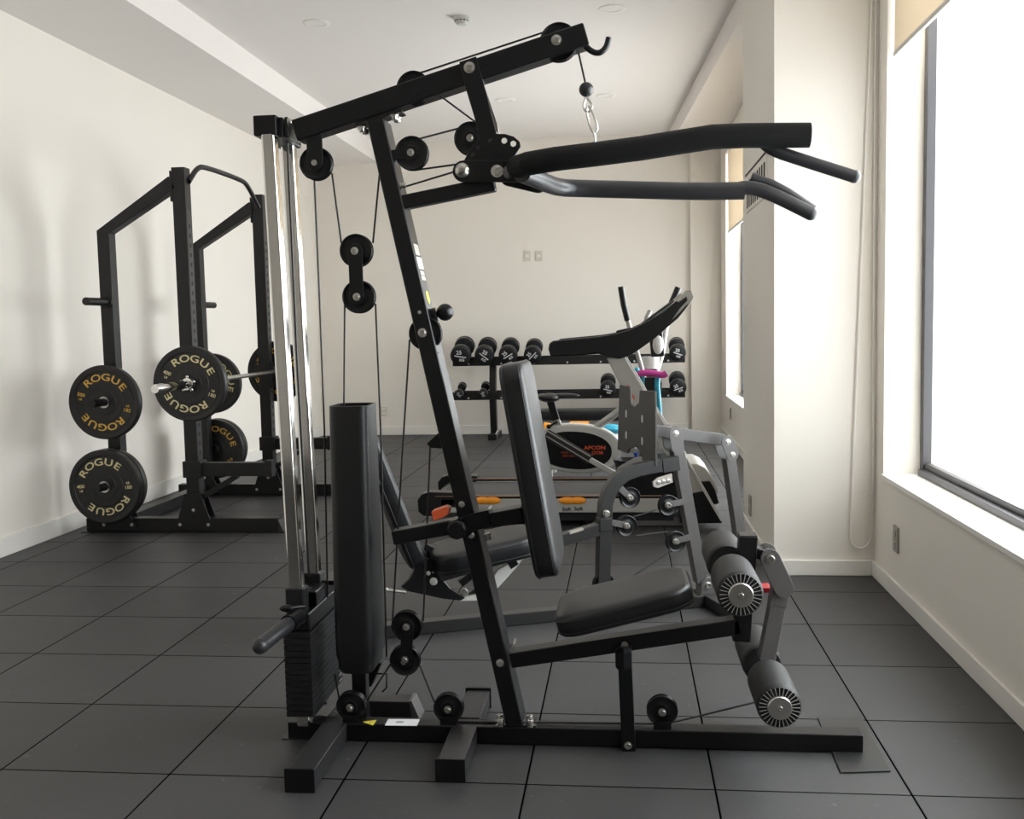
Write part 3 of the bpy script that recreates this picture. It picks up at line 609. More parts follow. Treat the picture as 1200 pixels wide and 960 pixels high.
bolt_mb(MB(), P(710.5, 602, -.004), LN, .012, .010).build('bracket_bolt', M['zinc'], lp)
MB().prism([P(668, 624.5, -.001), P(684, 619.5, -.001), P(684, 621.5, -.001), P(668, 626.5, -.001)], -LN*.03).build('rail_sticker', M['sockgrey'], rail)
# low seat and reclined backrest
sa, sb_ = P(512, 670, -.13), P(640, 640, -.13)
pad('seat_pad', (sa+sb_)/2-LN*.16+Z*.005, sb_-sa, -LN, .30, (sb_-sa).length, .085, .10, lp, .018)
ba, bb2 = P(493, 668, -.10), P(428, 505, -.10)
pad('backrest_pad', (ba+bb2)/2-LN*.14, bb2-ba, LN, .28, (bb2-ba).length, .07, .07, lp, .016)
MB().prism([P(x, y, -.02) for x, y in ((470, 688), (480, 679), (494, 652), (505, 656), (512, 672), (527, 690), (545, 701), (540, 704), (520, 702), (478, 693))], -LN*.02).build('recline_bracket', M['black'], lp, .001)
MB().prism([P(x, y, .002) for x, y in ((509, 664), (519, 680), (534, 696), (545, 700.5), (558, 697), (575, 682), (584, 668), (616, 650), (608, 662), (592, 680), (577, 696), (560, 704), (540, 704.5), (520, 697))], -LN*.02).build('seat_carriage_plate', M['lsilver'], lp, .001)
for q, r_ in (((508, 681.5), .016), ((502, 672), .009), ((507, 671), .004)):
    MB().sph(P(*q, -.022), r_, (1, .5, 1)).build('round_bolt', M['lsilver'], lp)
lbeam('recline_arm', (450, 560), (497, 655), .03, .03, .02, 'black')
lbeam('recline_arm', (480, 690), (505, 640), .035, .03, .04, 'black')
MB().tube([P(452, 691, .0), P(476, 694, .0)], .007, 10).sph(P(453, 691), .009).build('recline_pin', M['steel'], lp)
lbeam('carriage_link', (540, 685), (556, 672), .03, .03, .02, 'black'); lbeam('carriage_link', (548, 700), (595, 664), .02, .02, .03, 'dgrey')
bolt_mb(MB(), P(544, 694, -.0), LN, .014, .02).build('round_bolt', M['steel'], lp)
lbeam('rail_lug', (597, 664), (606, 658), .03, .02, .0, 'black')
# footplate, turned towards the seat
fpn = at_plane(767, 500, P0-LN*.0, LN); pa = fpn.copy(); D2 = V((-.17, .50, 0)); FN = V((D2.y, -D2.x, 0)).normalized()
def FP(x, y): return at_plane(x, y, pa, FN)
fpts = [(725.8, 450.8), (737.8, 453.5), (739, 474), (743, 477), (748.5, 472), (749.5, 457.5), (767, 458.5), (767.8, 546.5), (753, 541.5), (750, 528), (744, 524), (737, 526), (735, 531.5), (723.5, 527)]
fpl = MB().prism([FP(x, y) for x, y in fpts], -FN*-.010).build('footplate', M['footplate'], lp, .002)
for x, y in ((734, 485), (752.7, 491), (734, 510), (752.7, 517)): MB().pill(FP(x, y-2)-FN*.0008, FP(x, y+2)-FN*.0008, .010, -FN*.0006).build('slot', M['lsilver'], fpl)
lbeam('press_arm', (766, 504.5), (850, 516), .050, .05, .05)
for (c0, c1, r_) in (((792, 508), (794.5, 524), .029), ((853, 518), (858.5, 533), .028)):
    o = MB().pill(P(*c0, -.012), P(*c1, -.012), r_, -LN*.006).build('swing_link', M['grey'], lp, .001)
    MB().pill(P(*c0, .02)-LN*.085, P(*c1, .02)-LN*.085, r_, -LN*.006).build('swing_link', M['grey'], lp, .001)
    bolt_mb(MB(), P(*c0, -.012), LN, .010, .006).build('link_bolt', M['zinc'], o)
bolt_mb(MB(), P(858.5, 533, -.012), LN, .010, .006).build('link_bolt', M['zinc'], lp)
lbeam('swing_post', (795.5, 527), (824, 683), .052, .05, .028); lbeam('swing_post', (856.5, 537), (880, 700), .046, .05, .028)
MB().prism([P(x, y, .015) for x, y in ((821, 704), (822.5, 682), (827, 677.5), (835, 677.5), (838.5, 684), (842, 704))], -LN*.06).build('pivot_bracket', M['grey'], lp, .002)
bolt_mb(MB(), P(829.5, 686, .015), LN, .014, .010).build('pivot_bolt', M['zinc'], lp)
MB().tube([P(813, 705, .03), P(845, 704, .03)], .018, 16).build('pivot_shaft', M['steel'], lp)
lbeam('pivot_stand', (826, 716), (829, 700), .06, .05, .03, 'dgrey')
MB().prism([P(x, y, .0) for x, y in ((765, 565), (771, 560), (787.5, 555), (788.5, 565.5), (771, 572), (766, 570.5))], -LN*.012).build('adjuster_plate', M['sockgrey'], lp, .001)
for x in (772, 777.5, 783): bolt_mb(MB(), P(x, 564.5-(x-777)*.2, .0), LN, .008, .004).build('adjuster_bolt', M['steel'], lp)
for (px, py), (bx, by) in (((738, 583), (724, 569)), ((734, 616), (719, 613)), ((782.6, 592), (801, 588)), ((791.6, 634.5), (808, 630))):
    pulley(lp, P(px, py, .03), .044, LN, 'plastic'); MB().pill(P(px, py, .008), P(bx, by, .008), .013, -LN*.004).build('pulley_bracket', M['grey'], lp, .001)
    bolt_mb(MB(), P(px, py, .006), LN, .010, .012).build('pulley_bolt', M['zinc'], lp)
pulley(lp, P(707, 684, .02), .046, LN)
for pts in ([(742, 606), (768, 598)], [(745, 628), (783, 623)], [(788, 645), (742, 675), (712, 694)]):
    MB().tube([P(x, y, .03) for x, y in pts], .0028, 8).build('cable', M['cable'], lp)

# ------------------------------------------------------------------ squat rack
RY0, RY1 = 2.78, 4.10; RX1, RX0 = -3.39, -3.88; T = .08
rk = empty('squat_rack', (-3.4, 3.4, 0), 'black half squat rack with sloping top tubes along the left wall', 'squat rack')
TAPB = .004
for yy in (RY0, RY1):
    fb_ = MB().beam((-4.05, yy+T/2, .047), (-2.82, yy+T/2, .047), T, .082).build('floor_beam', M['rackb'], rk, .004)
    MB().prism([(-4.08, yy-.01, 0), (-2.78, yy-.01, 0), (-2.78, yy+T+.01, 0), (-4.08, yy+T+.01, 0)], (0, 0, .006)).build('base_strip', M['rackb'], fb_, .001)
    MB().prism([(-2.82, yy, .006), (-2.79, yy, .006), (-2.825, yy, .09)], (0, T, 0)).build('beam_end_cap', M['dgrey'], fb_, .001)
    zt = at(205, 196, Y=RY0).z
    u = MB().box((RX1, yy, .09), (RX1+T, yy+T, zt), 0).box((RX1+T, yy+.012, .35), (RX1+T+.0008, yy+T-.012, zt-.25), 1)
    k = 0
    while .42+k*.057 < zt-.32: u.box((RX1+T+.0006, yy+T*.36, .42+k*.057), (RX1+T+.0016, yy+T*.64, .42+k*.057+.024), 2); k += 1
    u.build('tall_upright', [M['rackb'], M['dgrey'], M['dark']], rk, .003)
    zr = at(120, 262, Y=RY0).z
    rear = MB().sqtube([(RX0+T/2, yy+T/2, .09), (RX0+T/2, yy+T/2, zr-.05), (RX1+.0, yy+T/2, zt-.085)], T, T, Y).build('rear_upright', M['rackb'], rk, .003)
    MB().box((RX1-.012, yy-.006, zt-.20), (RX1+.0, yy+T+.006, zt-.02)).build('brace_flange', M['rackb'], rk, .002)
    for xc in (RX1+T/2, RX0+T/2):
        for ys in (yy-.008, yy+T):
            gs = MB().prism([(xc-.125, ys, .015), (xc+.125, ys, .015), (xc+.05, ys, .24 if xc > -3.6 else .17), (xc-.05, ys, .24 if xc > -3.6 else .17)], (0, .008, 0)).build('gusset', M['rackb'], rk, .001)
        for dx, dz in ((-.09, .05), (.09, .05), (0, .14)): bolt_mb(MB(), (xc+dx, yy-.008, dz), -Y, .008, .006).build('gusset_bolt', M['steel'], gs)
    # safety arm on a saddle around the tall upright
    za = at(285, 550, Y=RY0).z
    MB().box((RX1-.015, yy-.012, za-.05), (RX1+T+.02, yy+T+.012, za+.05)).build('arm_saddle', M['rackb'], rk, .003)
    sa_ = MB().box((RX1+T, yy+.008, za-.045), (-2.87, yy+T-.008, za+.038)).build('safety_arm', M['rackb'], rk, .004)
    MB().beam((RX1+T, yy+T/2, za-.18), (-3.08, yy+T/2, za-.045), .05, .03).build('arm_strut', M['rackb'], sa_, .002)
    MB().box((-2.895, yy+.004, za-.05), (-2.85, yy+T-.004, za+.05)).build('arm_end', M['rackb'], sa_, .003)
    # bar hook
    MB().box((RX1+T, yy+.01, .80), (RX1+T+.012, yy+T-.01, .99)).box((RX1+T+.012, yy+.01, .88), (RX1+T+.06, yy+T-.01, .905)).box((RX1+T+.055, yy+.01, .88), (RX1+T+.066, yy+T-.01, .96)).build('bar_hook', M['plastic'], rk, .002)
for zz in (.047,): MB().beam((RX0+T/2-.02, RY0+T, zz), (RX0+T/2-.02, RY1, zz), T, .075, X).build('cross_beam', M['rackb'], rk, .004)
MB().beam((RX0+.04, RY1+T/2, .78), (RX0+.04, RY1+T/2+.01, .78), .05, .05).build('cross_beam_stub', M['rackb'], rk)
zt = at(205, 196, Y=RY0).z
pu = [at(x, y, X=-3.305) for x, y in ((221, 213), (231, 196.5), (240, 195.5), (283, 211), (290, 217), (303, 243))]
MB().tube(pu, .016, 16, 2).build('pull_up_bar', M['rackb'], rk)
pegs = {}
for nm, (px, py), yy, sg in (('a', (128, 354), RY0, -1), ('b', (122, 470), RY0, -1), ('c', (124, 566), RY0, -1), ('d', (240, 356.5), RY1+T, 1), ('e', (0, 0), RY1+T, 1), ('f', (0, 0), RY1+T, 1)):
    zz = at(max(px, 100), py, Y=RY0+(0 if sg < 0 else 1.25)).z if px else {'e': pegs['b'][2], 'f': pegs['c'][2]}[nm]
    q = V((RX0+T/2, yy, zz)); L_ = .24
    if nm == 'e': q = at(249, 449, Y=yy+.06); q.y = yy
    if nm == 'f': q = at(252.5, 525.5, Y=yy+.06); q.y = yy
    pegs[nm] = q
    p = MB().cyl(q, q+Y*sg*L_, .0235, seg=24).cyl(q, q+Y*sg*.012, .038, seg=24).build('storage_peg', M['rackb'], rk, .002)

# ------------------------------------------------------------------ bumper plates and barbell
def make_bumper(R=.225, t=.05, ink='gold', nums=('45', 'LB')):
    e = empty('bumper_plate', (0, 0, 0), 'x', 'weight plate')
    h = t/2
    MB().lathe([(.030, -h*.9), (.075, -h*.9), (.078, -h*.80), (.118, -h*.80), (.121, -h*.7), (.185, -h*.7), (.19, -h*.92), (R-.008, -h), (R-.002, -h*.85), (R, -h*.5), (R, h*.5), (R-.002, h*.85), (R-.008, h), (.19, h*.92), (.185, h*.7), (.12, h*.7), (.118, h*.8), (.078, h*.8), (.075, h*.9), (.030, h*.9)],
               (0, 0, 0), (0, 1, 0), 72, closed=True).build('rubber_disc', M['plate'], e)
    MB().lathe([(.0255, -h*.96), (.034, -h*.96), (.035, -h*.88), (.035, h*.88), (.034, h*.96), (.0255, h*.96)], (0, 0, 0), (0, 1, 0), 40, closed=True).build('steel_hub', M['steel'], e)
    m = MB(); RR = .150; yf = -h*.70-.0006
    for base in (0, PI):
        for k, ch_ in enumerate('ROGUE'):
            a = base+math.radians((-46, -23, 1, 25, 47)[k]); r_ = V((math.cos(a), 0, -math.sin(a))); u_ = V((math.sin(a), 0, math.cos(a)))
            m.text(ch_, .060, tp(u_*RR+Y*yf, r_, u_), wide=1.38, bold=.0008)
        m.build('brand_lettering', M[ink], e, angle=20); m = MB()
    for a0, s1_, s2_, z1_, z2_ in ((-82, nums[0], nums[1], .030, .018), (100, nums[2], nums[3], .018, .030)):
        a = math.radians(a0); c = V((math.sin(a), 0, math.cos(a)))*.150+Y*yf; r_ = V((math.cos(.12), 0, -math.sin(.12)))
        u_ = V((-r_.z, 0, r_.x)); m.text(s1_, z1_, tp(c+u_*(.011 if z1_ > .02 else .018), r_, u_), wide=1.1, bold=.0005); m.text(s2_, z2_, tp(c-u_*(.016 if z1_ > .02 else .009), r_, u_), wide=1.1, bold=.0003)
        m.build('weight_marking', M[ink], e, angle=20); m = MB()
    m.bm.free()
    return e
protoG = make_bumper(ink='gold', nums=('500', 'LB', 'LB', '185')); protoC = make_bumper(ink='cream', nums=('400', 'LB', 'LB', '180'))
usedp = set()
def bumper(pr, c, rot, label, s=1.0, flip=False, grp='black bumper plates on and around the squat rack'):
    o = pr if pr.name not in usedp else copy_tree(pr); usedp.add(pr.name)
    o.location = c; o.rotation_euler = (0, math.radians(rot), PI if flip else 0); o.scale = (s, 1, s); o['label'] = label; o['group'] = grp; return o
q = pegs['b']; bumper(protoG, (q.x, RY0-.075, q.z-.002), 6, 'gold lettered bumper plate on the upper near peg by the left wall')
q = pegs['c']; bumper(protoC, (q.x, RY0-.125, q.z-.002), -12, 'cream lettered front bumper plate on the lowest near peg by the left wall')
bumper(protoG, (q.x, RY0-.065, q.z-.002), 40, 'bumper plate hidden directly behind the front one on the lowest near peg')
q = pegs['e']; bumper(protoC, (q.x, RY1+T+.06, q.z-.002), 60, 'bumper plate on the upper far peg, half hidden behind the near barbell plate')
q = pegs['f']; bumper(protoG, (q.x, RY1+T+.06, q.z-.002), 28, 'gold lettered front bumper plate on the lowest far peg of the rack')
bumper(protoG, (q.x, RY1+T+.12, q.z-.002), 80, 'rear bumper plate behind another on the lowest far peg of the rack')
BZ = at(222, 450, Y=2.66).z; BX = at(222, 450, Y=2.66).x
BY0, BY1 = 2.21, 4.60
e = empty('barbell', (BX, (BY0+BY1)/2, BZ), 'chrome barbell resting on the hooks of the squat rack', 'barbell')
MB().cyl((BX, BY0+.50, BZ), (BX, BY1-.40, BZ), .0145, seg=20).build('shaft', M['steel'], e)
for a_, b2 in ((BY0, BY0+.54), (BY1-.42, BY1)):
    sl = MB().lathe([(.016, 0), (.0235, 0), (.025, .01), (.025, .99), (.0235, 1), (.016, 1)], (BX, a_, BZ), (BX, b2, BZ), 28).build('sleeve', M['chrome'], e)
    yy = b2 if a_ == BY0 else a_
    MB().lathe([(.036, 0), (.036, 1)], (BX, yy-.015, BZ), (BX, yy+.015, BZ), 28).build('sleeve_shoulder', M['steel'], sl, .003)
yc = 2.625; m = MB().lathe([(.026, 0), (.036, .1), (.036, .9), (.026, 1)], (BX, yc, BZ), (BX, yc+.022, BZ), 24)
for k in range(5): a = 2*PI*k/5+.3; m.sph((BX+math.cos(a)*.042, yc+.011, BZ+math.sin(a)*.042), .012, seg=10)
e2 = empty('barbell_collar', (BX, yc, BZ), 'chrome spin-lock collar on the near end of the barbell', 'collar'); m.build('collar_ring', M['chrome'], e2)
bumper(protoC, (BX, 2.678, BZ), 14, 'large cream lettered bumper plate on the near end of the barbell')
bumper(protoG, (BX, 4.215, BZ), 20, 'gold lettered bumper plate on the far end of the barbell behind the chrome tubes')

# ------------------------------------------------------------------ treadmill
TY0, TY1 = 2.93, 3.62
tm = empty('treadmill', (-1.1, 3.25, 0), 'grey and black treadmill with orange side pads and curved console', 'treadmill')
TA = lambda x, y, yy=TY0: at(x, y, Y=yy)
def tplate(name, pts, yy, th, mt, par=None, bev=.003): return MB().prism([TA(x, y, yy) for x, y in pts], (0, th, 0)).build(name, M[mt], par or tm, bev)
for yy, dy in ((TY0, 0), (TY1, 0)):
    zt_ = TA(640, 582, TY0).z; xl_, xr_ = TA(516, 590, TY0).x, TA(795, 590, TY0).x; zb_ = TA(650, 601, TY0).z
    rl = MB().box((xl_, yy, zb_), (xr_, yy+.06, zt_-.012)).build('side_rail', M['silver'], tm, .006)
    MB().box((xl_-.03, yy+.002, zt_-.03), (xr_-.05, yy+.10, zt_)).build('foot_rail', M['plastic'], tm, .006)
    MB().box((xl_-.03, yy-.001, zt_-.0), (xr_-.1, yy+.012, zt_+.004)).build('trim_strip', M['copper'], tm, .001)
    ec = [(490, 600), (489, 586), (494, 579.5), (502, 577), (540, 578), (540, 596), (518, 596), (518, 605), (496, 605)]
    MB().prism([TA(x, y, TY0)+Y*(yy-TY0) for x, y in ec], (0, .10, 0)).build('rail_end_cap', M['plastic'], tm, .006)
MB().box((TA(505, 590).x, TY0+.10, zt_-.045), (TA(790, 590).x, TY1, zt_-.018)).build('running_belt', M['belt'], tm, .003)
MB().cyl((TA(507, 590).x, TY0+.06, zt_-.05), (TA(507, 590).x, TY1+.04, zt_-.05), .035).build('rear_roller', M['plastic'], tm)
MB().box((TA(540, 600).x, TY0+.03, zb_-.055), (TA(790, 600).x, TY1+.05, zb_+.01)).build('under_tray', M['matte'], tm, .004)
for cx_ in (571, 671):
    a = TA(cx_, 586.8, TY0-.002); o = MB().sph(a-V((.030, 0, 0)), .04, (1.35, .35, .56)).sph(a+V((.030, 0, 0)), .04, (1.35, .35, .56)).build('cushion_pad', M['orange'], tm)
m = MB(); a = TA(664, 597, TY0-.001); m.text('Soft', .030, tp(a, X, Z), wide=1.1, bold=.001); m.text('Soft', .030, tp(TA(678, 596.6, TY0-.001), X, Z), wide=1.1, bold=.0012); m.build('rail_print', M['ink'], rl)
MB().beam(TA(696, 610, TY0+.06), TA(806, 610, TY0+.06), .05, .058).build('base_frame', M['grey'], tm, .004)
MB().beam(TA(696, 610, TY0+.06)+Y*.5, TA(806, 610, TY0+.06)+Y*.5, .05, .058).build('base_frame', M['grey'], tm, .004)
zf = TA(700, 617, TY0).z; wh = MB()
for yy in (TY0+.08, TY1-.05): wh.cyl(TA(690, 611, TY0)+Y*(yy-TY0), TA(690, 611, TY0)+Y*(yy-TY0+.04), .032)
wh.build('transport_wheel', M['matte'], tm)
tplate('motor_cover', [(722, 565), (745, 552), (790, 545), (802, 560), (802, 590), (760, 586), (757, 582), (722, 577)], TY0+.02, .62, 'plastic', bev=.012)
for yy in (TY0-.02, TY1+.0):
    pts = [(797, 581), (824.5, 576), (828, 581), (836, 596), (846, 611), (846, 613.5), (797, 613.5)]
    MB().prism([TA(x, y, TY0-.02)+Y*(yy-TY0+.02) for x, y in pts], (0, .09, 0)).build('stanchion_base', M['plastic'], tm, .006)
    pts = [(797, 581), (792, 540), (800, 535), (807, 545), (824.5, 576)]
    MB().prism([TA(x, y, TY0-.01)+Y*(yy-TY0+.02) for x, y in pts], (0, .06, 0)).build('stanchion', M['silver'], tm, .006)
    pts = [(800, 533), (803, 533.5), (829, 578), (847, 611), (844.5, 611), (826, 579.5)]
    MB().prism([TA(x, y, TY0-.025)+Y*(yy-TY0+.02) for x, y in pts], (0, .10, 0)).build('stanchion_edge', M['lsilver'], tm, .003)
hood = [(800, 545), (812, 543), (822, 545), (832, 551), (838, 560), (843, 575), (844, 588), (838, 591)]
hd_ = MB().prism([TA(x, y, TY0) for x, y in [(795, 575), (800, 545), (812, 543), (822, 545), (831, 551), (835, 557), (837, 563), (815, 564)]], (0, .0, 0)) if False else None
tplate('front_hood', [(802, 566), (798, 548), (806, 543.5), (817, 543.5), (826, 548), (832, 555), (838, 566), (842, 578), (838, 580), (830, 566)], TY0+.12, .46, 'lsilver', bev=.01)
tplate('front_bumper', [(803, 566), (832, 564), (838, 574), (843, 590), (838, 592), (822, 582), (812, 573)], TY0+.10, .50, 'plastic', bev=.008)
UP = [(711, 420), (731, 417.5), (755, 456), (800, 533), (782, 536), (739, 476)]
for yy in (TY0+.0, TY1-.02): 
    o = MB().prism([TA(x, y, TY0)+Y*(yy-TY0) for x, y in UP], (0, .05, 0)).build('mast', M['silver'], tm, .008)
    MB().prism([TA(x, y, TY0-.004)+Y*(yy-TY0) for x, y in ((729.5, 417.5), (731.5, 417), (800.5, 532), (798, 532))], (0, .058, 0)).build('mast_edge', M['lsilver'], o, .002)
m = MB()
for k, (x, y) in enumerate(((737, 455), (741, 465))):
    a = TA(x, y, TY0-.001); m.beam(a+V((-.015, 0, .015)), a+V((.012, 0, .0)), .001, .008).beam(a+V((-.005, 0, .02)), a+V((.012, 0, -.018)), .001, .008)
m.build('mast_print', M['redink'], tm)
ARM = [(642.4, 409), (643.5, 402.5), (648, 399.5), (672, 397.2), (701.7, 394.4), (722, 391), (738, 386.5), (756, 378), (776, 366.5), (792, 353), (804.7, 340.6), (810, 342), (812.6, 349), (810, 354), (804.7, 361), (795, 373), (782.5, 383.5), (767, 397), (750.8, 408.7), (743, 414), (735, 418), (725.5, 420.5), (714.4, 419), (701.7, 415), (672, 417), (644.8, 418)]
for yy in (TY0-.03, TY1-.02):
    o = MB().prism([TA(x, y, TY0-.03)+Y*(yy-TY0+.03) for x, y in ARM], (0, .075, 0)).build('console_arm', M['plastic'], tm, .010, )
    MB().prism([TA(x, y, TY0-.034)+Y*(yy-TY0+.03) for x, y in ((786, 377), (797, 366), (804, 358.5), (810, 354), (813, 348.5), (810.5, 341.5), (804.5, 340), (792, 352.5), (795, 355), (804, 348), (805.5, 352), (797, 361))], (0, .083, 0)).build('arm_tip', M['silver'], o, .006)
MB().prism([TA(x, y, TY0) for x, y in ((745, 386), (762, 377), (795, 352), (806, 343), (812, 349), (798, 366), (752, 402))], (0, .60, 0)).build('console', M['silver'], tm, .010)
MB().prism([TA(x, y, TY0+.05) for x, y in ((752, 381.5), (790, 353.5), (789, 352), (751, 380))], (0, .50, 0)).build('console_screen', M['ink'], tm, .001)
MB().prism([TA(x, y, TY0+.05) for x, y in ((722, 391), (722, 388), (740, 384), (741, 387))], (0, .50, 0)).build('grip_bar', M['plastic'], tm, .003)

# ------------------------------------------------------------------ upright cross trainer bike behind the treadmill
KY = 4.55
bk = empty('exercise_bike', (at(683, 590, Y=KY).x, KY, 0), 'silver exercise bike with oval black drive cover behind the treadmill', 'exercise bike')
K = lambda x, y, d=0: at(x, y, Y=KY+d)
def ell(cx_, cy_, rx, ry, n_=40, p=2.2, rot=0):
    out = []
    for k in range(n_):
        a = 2*PI*k/n_; c_, s_2 = math.cos(a), math.sin(a); x_ = rx*math.copysign(abs(c_)**(2/p), c_); y_ = ry*math.copysign(abs(s_2)**(2/p), s_2)
        out.append((cx_+x_*math.cos(rot)-y_*math.sin(rot), cy_+x_*math.sin(rot)+y_*math.cos(rot)))
    return out
cv = MB().prism([K(x, y) for x, y in ell(676, 526, 53, 29, rot=.06)], (0, .11, 0)).build('drive_cover', M['lsilver'], bk, .018, 3)
MB().prism([K(x, y, -.006) for x, y in ell(674, 528, 43, 22, rot=.06)], (0, .008, 0)).build('cover_panel', M['plastic'], cv, .002)
m = MB(); m.text('AFCON', .038, tp(K(697, 525, -.008), X, Z), bold=.0012, wide=1.25); m.build('brand_print', M['redink'], cv); m = MB(); m.text('GYM', .034, tp(K(700, 531, -.008), X, Z), bold=.001, wide=1.2); m.build('brand_print', M['redink'], cv); m = MB()
m.text('MAGNETIC', .022, tp(K(666, 530.5, -.008), X, Z)); m.build('caption_print', M['redink'], cv); m = MB(); m.text('BIKE SERIES', .022, tp(K(667.5, 534.5, -.008), X, Z)); m.build('caption_print', M['redink'], cv)
MB().beam(K(640, 508, -.06), K(692, 539, -.06), .03, .075).build('swing_arm', M['dgrey'], bk, .006)
MB().beam(K(690, 538, -.06), K(728, 560, -.06), .03, .042).build('swing_arm', M['lsilver'], bk, .006)
MB().beam(K(641, 505, -.077), K(692, 535, -.077), .004, .010).beam(K(640, 511, -.077), K(690, 541, -.077), .004, .008).build('arm_stripe', M['silver'], bk)
sdl = MB()
sdl.sph(K(644, 466), .085, (1.0, 1.3, .42)).sph(K(660, 464), .08, (1.6, .7, .26)).sph(K(636, 465), .05, (1, 2.2, .5)).build('saddle', M['leather'], bk)
MB().beam(K(645, 470, .03), K(653, 496, .03), .04, .055).build('seat_post', M['plastic'], bk, .004)
MB().beam(K(652, 492, .03), K(659, 510, .03), .05, .05).build('seat_tube', M['silver'], bk, .004)
MB().tube([K(645, 499), K(653, 494)], .010, 10).sph(K(643, 500), .018).build('seat_knob', M['matte'], bk)
MB().tube([K(695, 504, .04), K(728, 480, .04)], .028, 16).build('frame_tube', M['silver'], bk)
MB().tube([K(698, 503, .04), K(775, 545, .04), K(790, 566, .04)], .028, 16).build('frame_tube', M['silver'], bk)
MB().tube([K(727.5, 337, -.12), K(731, 358, -.12), K(736, 378, -.12), K(746, 410, -.12), K(757, 450, -.12), K(765, 500, -.12), K(758, 560, -.12)], .018, 12, 1).build('swing_handle', M['silver'], bk)
MB().tube([K(727.5, 336, -.12), K(731, 358, -.12), K(735.5, 376, -.12)], .023, 14).build('handle_grip', M['plastic'], bk)
MB().tube([K(795, 338, .12), K(786, 358, .12), K(779, 390, .12), K(777, 412, .12), K(768, 440, .12), K(765.5, 470, .12), K(768, 500, .12), K(776, 525, .12)], .020, 12, 1).build('swing_handle', M['lsilver'], bk)
MB().tube([K(795, 337, .12), K(786, 358, .12)], .025, 14).build('handle_grip', M['plastic'], bk)
MB().tube([K(762, 364, 0), K(756, 376, 0), K(760, 400, 0)], .018, 12, 1).build('fixed_handle', M['silver'], bk)
MB().beam(K(768, 388), K(771, 418), .12, .10).build('console_head', M['plastic'], bk, .012)
MB().sph(K(771, 404, -.05), .05, (.85, .6, 1.5)).build('head_cover', M['lsilver'], bk)
MB().cyl(K(762, 432), K(762, 418), .068, .066).build('handle_column', M['lsilver'], bk)
MB().beam(K(762, 432), K(757, 560), .08, .10).build('front_post', M['plastic'], bk, .01)
for x_, d in ((640, 0), (765, 0)):
    q = K(x_, 560, 0); MB().beam(V((q.x, KY-.25, .04)), V((q.x, KY+.33, .04)), .06, .06, X).build('floor_bar', M['silver'], bk, .01)
    MB().beam(V((q.x, KY+.05, .06)), V((q.x+(.1 if x_ < 700 else -.04), KY+.05, .45)), .06, .06).build('frame_leg', M['silver'], bk, .006)

# ------------------------------------------------------------------ abdominal exerciser with coloured pads
AY = 5.35; WY = 4.22
ab = empty('waist_trainer', (at(735, 560, Y=WY).x, WY, 0), 'slim exerciser with magenta foam handle and cyan fork behind the footplate', 'exercise machine')
A_ = lambda x, y, d=0: at(x, y, Y=WY+d)
MB().tube([A_(x, y) for x, y in ((743, 441), (748, 437.5), (756, 437), (768, 438), (777, 440), (781, 437.5))], .024, 16, 1).build('foam_handle', M['pink'], ab)
for x_ in (753, 771): MB().tube([A_(x_, 437, .02), A_(x_-1, 452, .02), A_(x_+1, 475, .02), A_(x_+(3 if x_ > 760 else -3), 500, .02)], .020, 14).build('handle_fork', M['cyan'], ab)
q = A_(762, 560); MB().beam(A_(762, 442, .05), V((q.x, WY+.05, .05)), .07, .09).build('post', M['plastic'], ab, .012)
MB().sph(A_(746, 434), .022).build('end_knob', M['cyan'], ab)
MB().box((q.x-.05, WY-.16, .0), (q.x+.05, WY+.06, .05)).build('floor_bar', M['lsilver'], ab, .008)
MB().tube([A_(764, 482, .03), A_(778, 504, .03), A_(800, 556, .03)], .016, 12).build('side_bar', M['lsilver'], ab); MB().tube([A_(770, 484, .02), A_(781, 503, .02)], .015, 12).build('side_sleeve', M['cyan'], ab)
ab = empty('abdominal_exerciser', (at(700, 560, Y=AY).x, AY, 0), 'low exerciser with orange rollers and cyan pad behind the bike', 'exercise machine')
A_ = lambda x, y, d=0: at(x, y, Y=AY+d)
for (x0, y0, x1, y1, mt) in ((637, 501, 662, 506, 'orange'), (668, 500, 690, 500, 'orange')): MB().tube([A_(x0, y0, .1), A_(x1, y1, .1)], .045, 16).build('roller_pad', M[mt], ab)
MB().tube([A_(632, 507, .1), A_(700, 500, .1)], .018, 10).build('roller_axle', M['plastic'], ab)
MB().beam(A_(636, 512, .1), A_(762, 530, .1), .06, .05).build('base_rail', M['lsilver'], ab, .006)
q = A_(715, 503); MB().sph(q, .10, (1.1, .8, .42)).build('cyan_pad', M['cyan'], ab); MB().sph(q-Z*.075, .10, (1.1, .8, .5)).build('white_pad', M['lsilver'], ab); MB().sph(q-Z*.15, .09, (1.1, .8, .3)).build('pink_pad', M['pink'], ab)
for x_ in (650, 762): q = A_(x_, 545); MB().beam(V((q.x, AY-.2, .03)), V((q.x, AY+.25, .03)), .05, .05, X).beam(V((q.x, AY+.06, .03)), V((A_(x_, 525).x, AY+.06, A_(x_, 522).z)), .05, .05).build('floor_bar', M['lsilver'], ab, .008)
# blue and white item under the footplate
q = at(738, 540, Y=4.15); bz = at(740, 552, Y=4.15)
tag(MB().lathe([(.05, 0), (.075, .05), (.085, .5), (.11, .9), (.12, 1), (.108, 1), (.10, .9), (.05, .05)], V((q.x, 4.15, .0)), V((q.x, 4.15, at(738, 538, Y=4.15).z)), 28).build('waste_bin', M['dgrey']), 'dark bin standing low behind the footplate of the leg press', 'bin')
tag(MB().lathe([(.035, 0), (.035, .7), (.015, .85), (.015, 1)], V((q.x+.03, 4.15, .02)), V((q.x+.045, 4.13, at(743, 530, Y=4.15).z)), 20).build('spray_bottle', [M['blue']]), 'blue bottle sticking out of the dark bin', 'bottle')
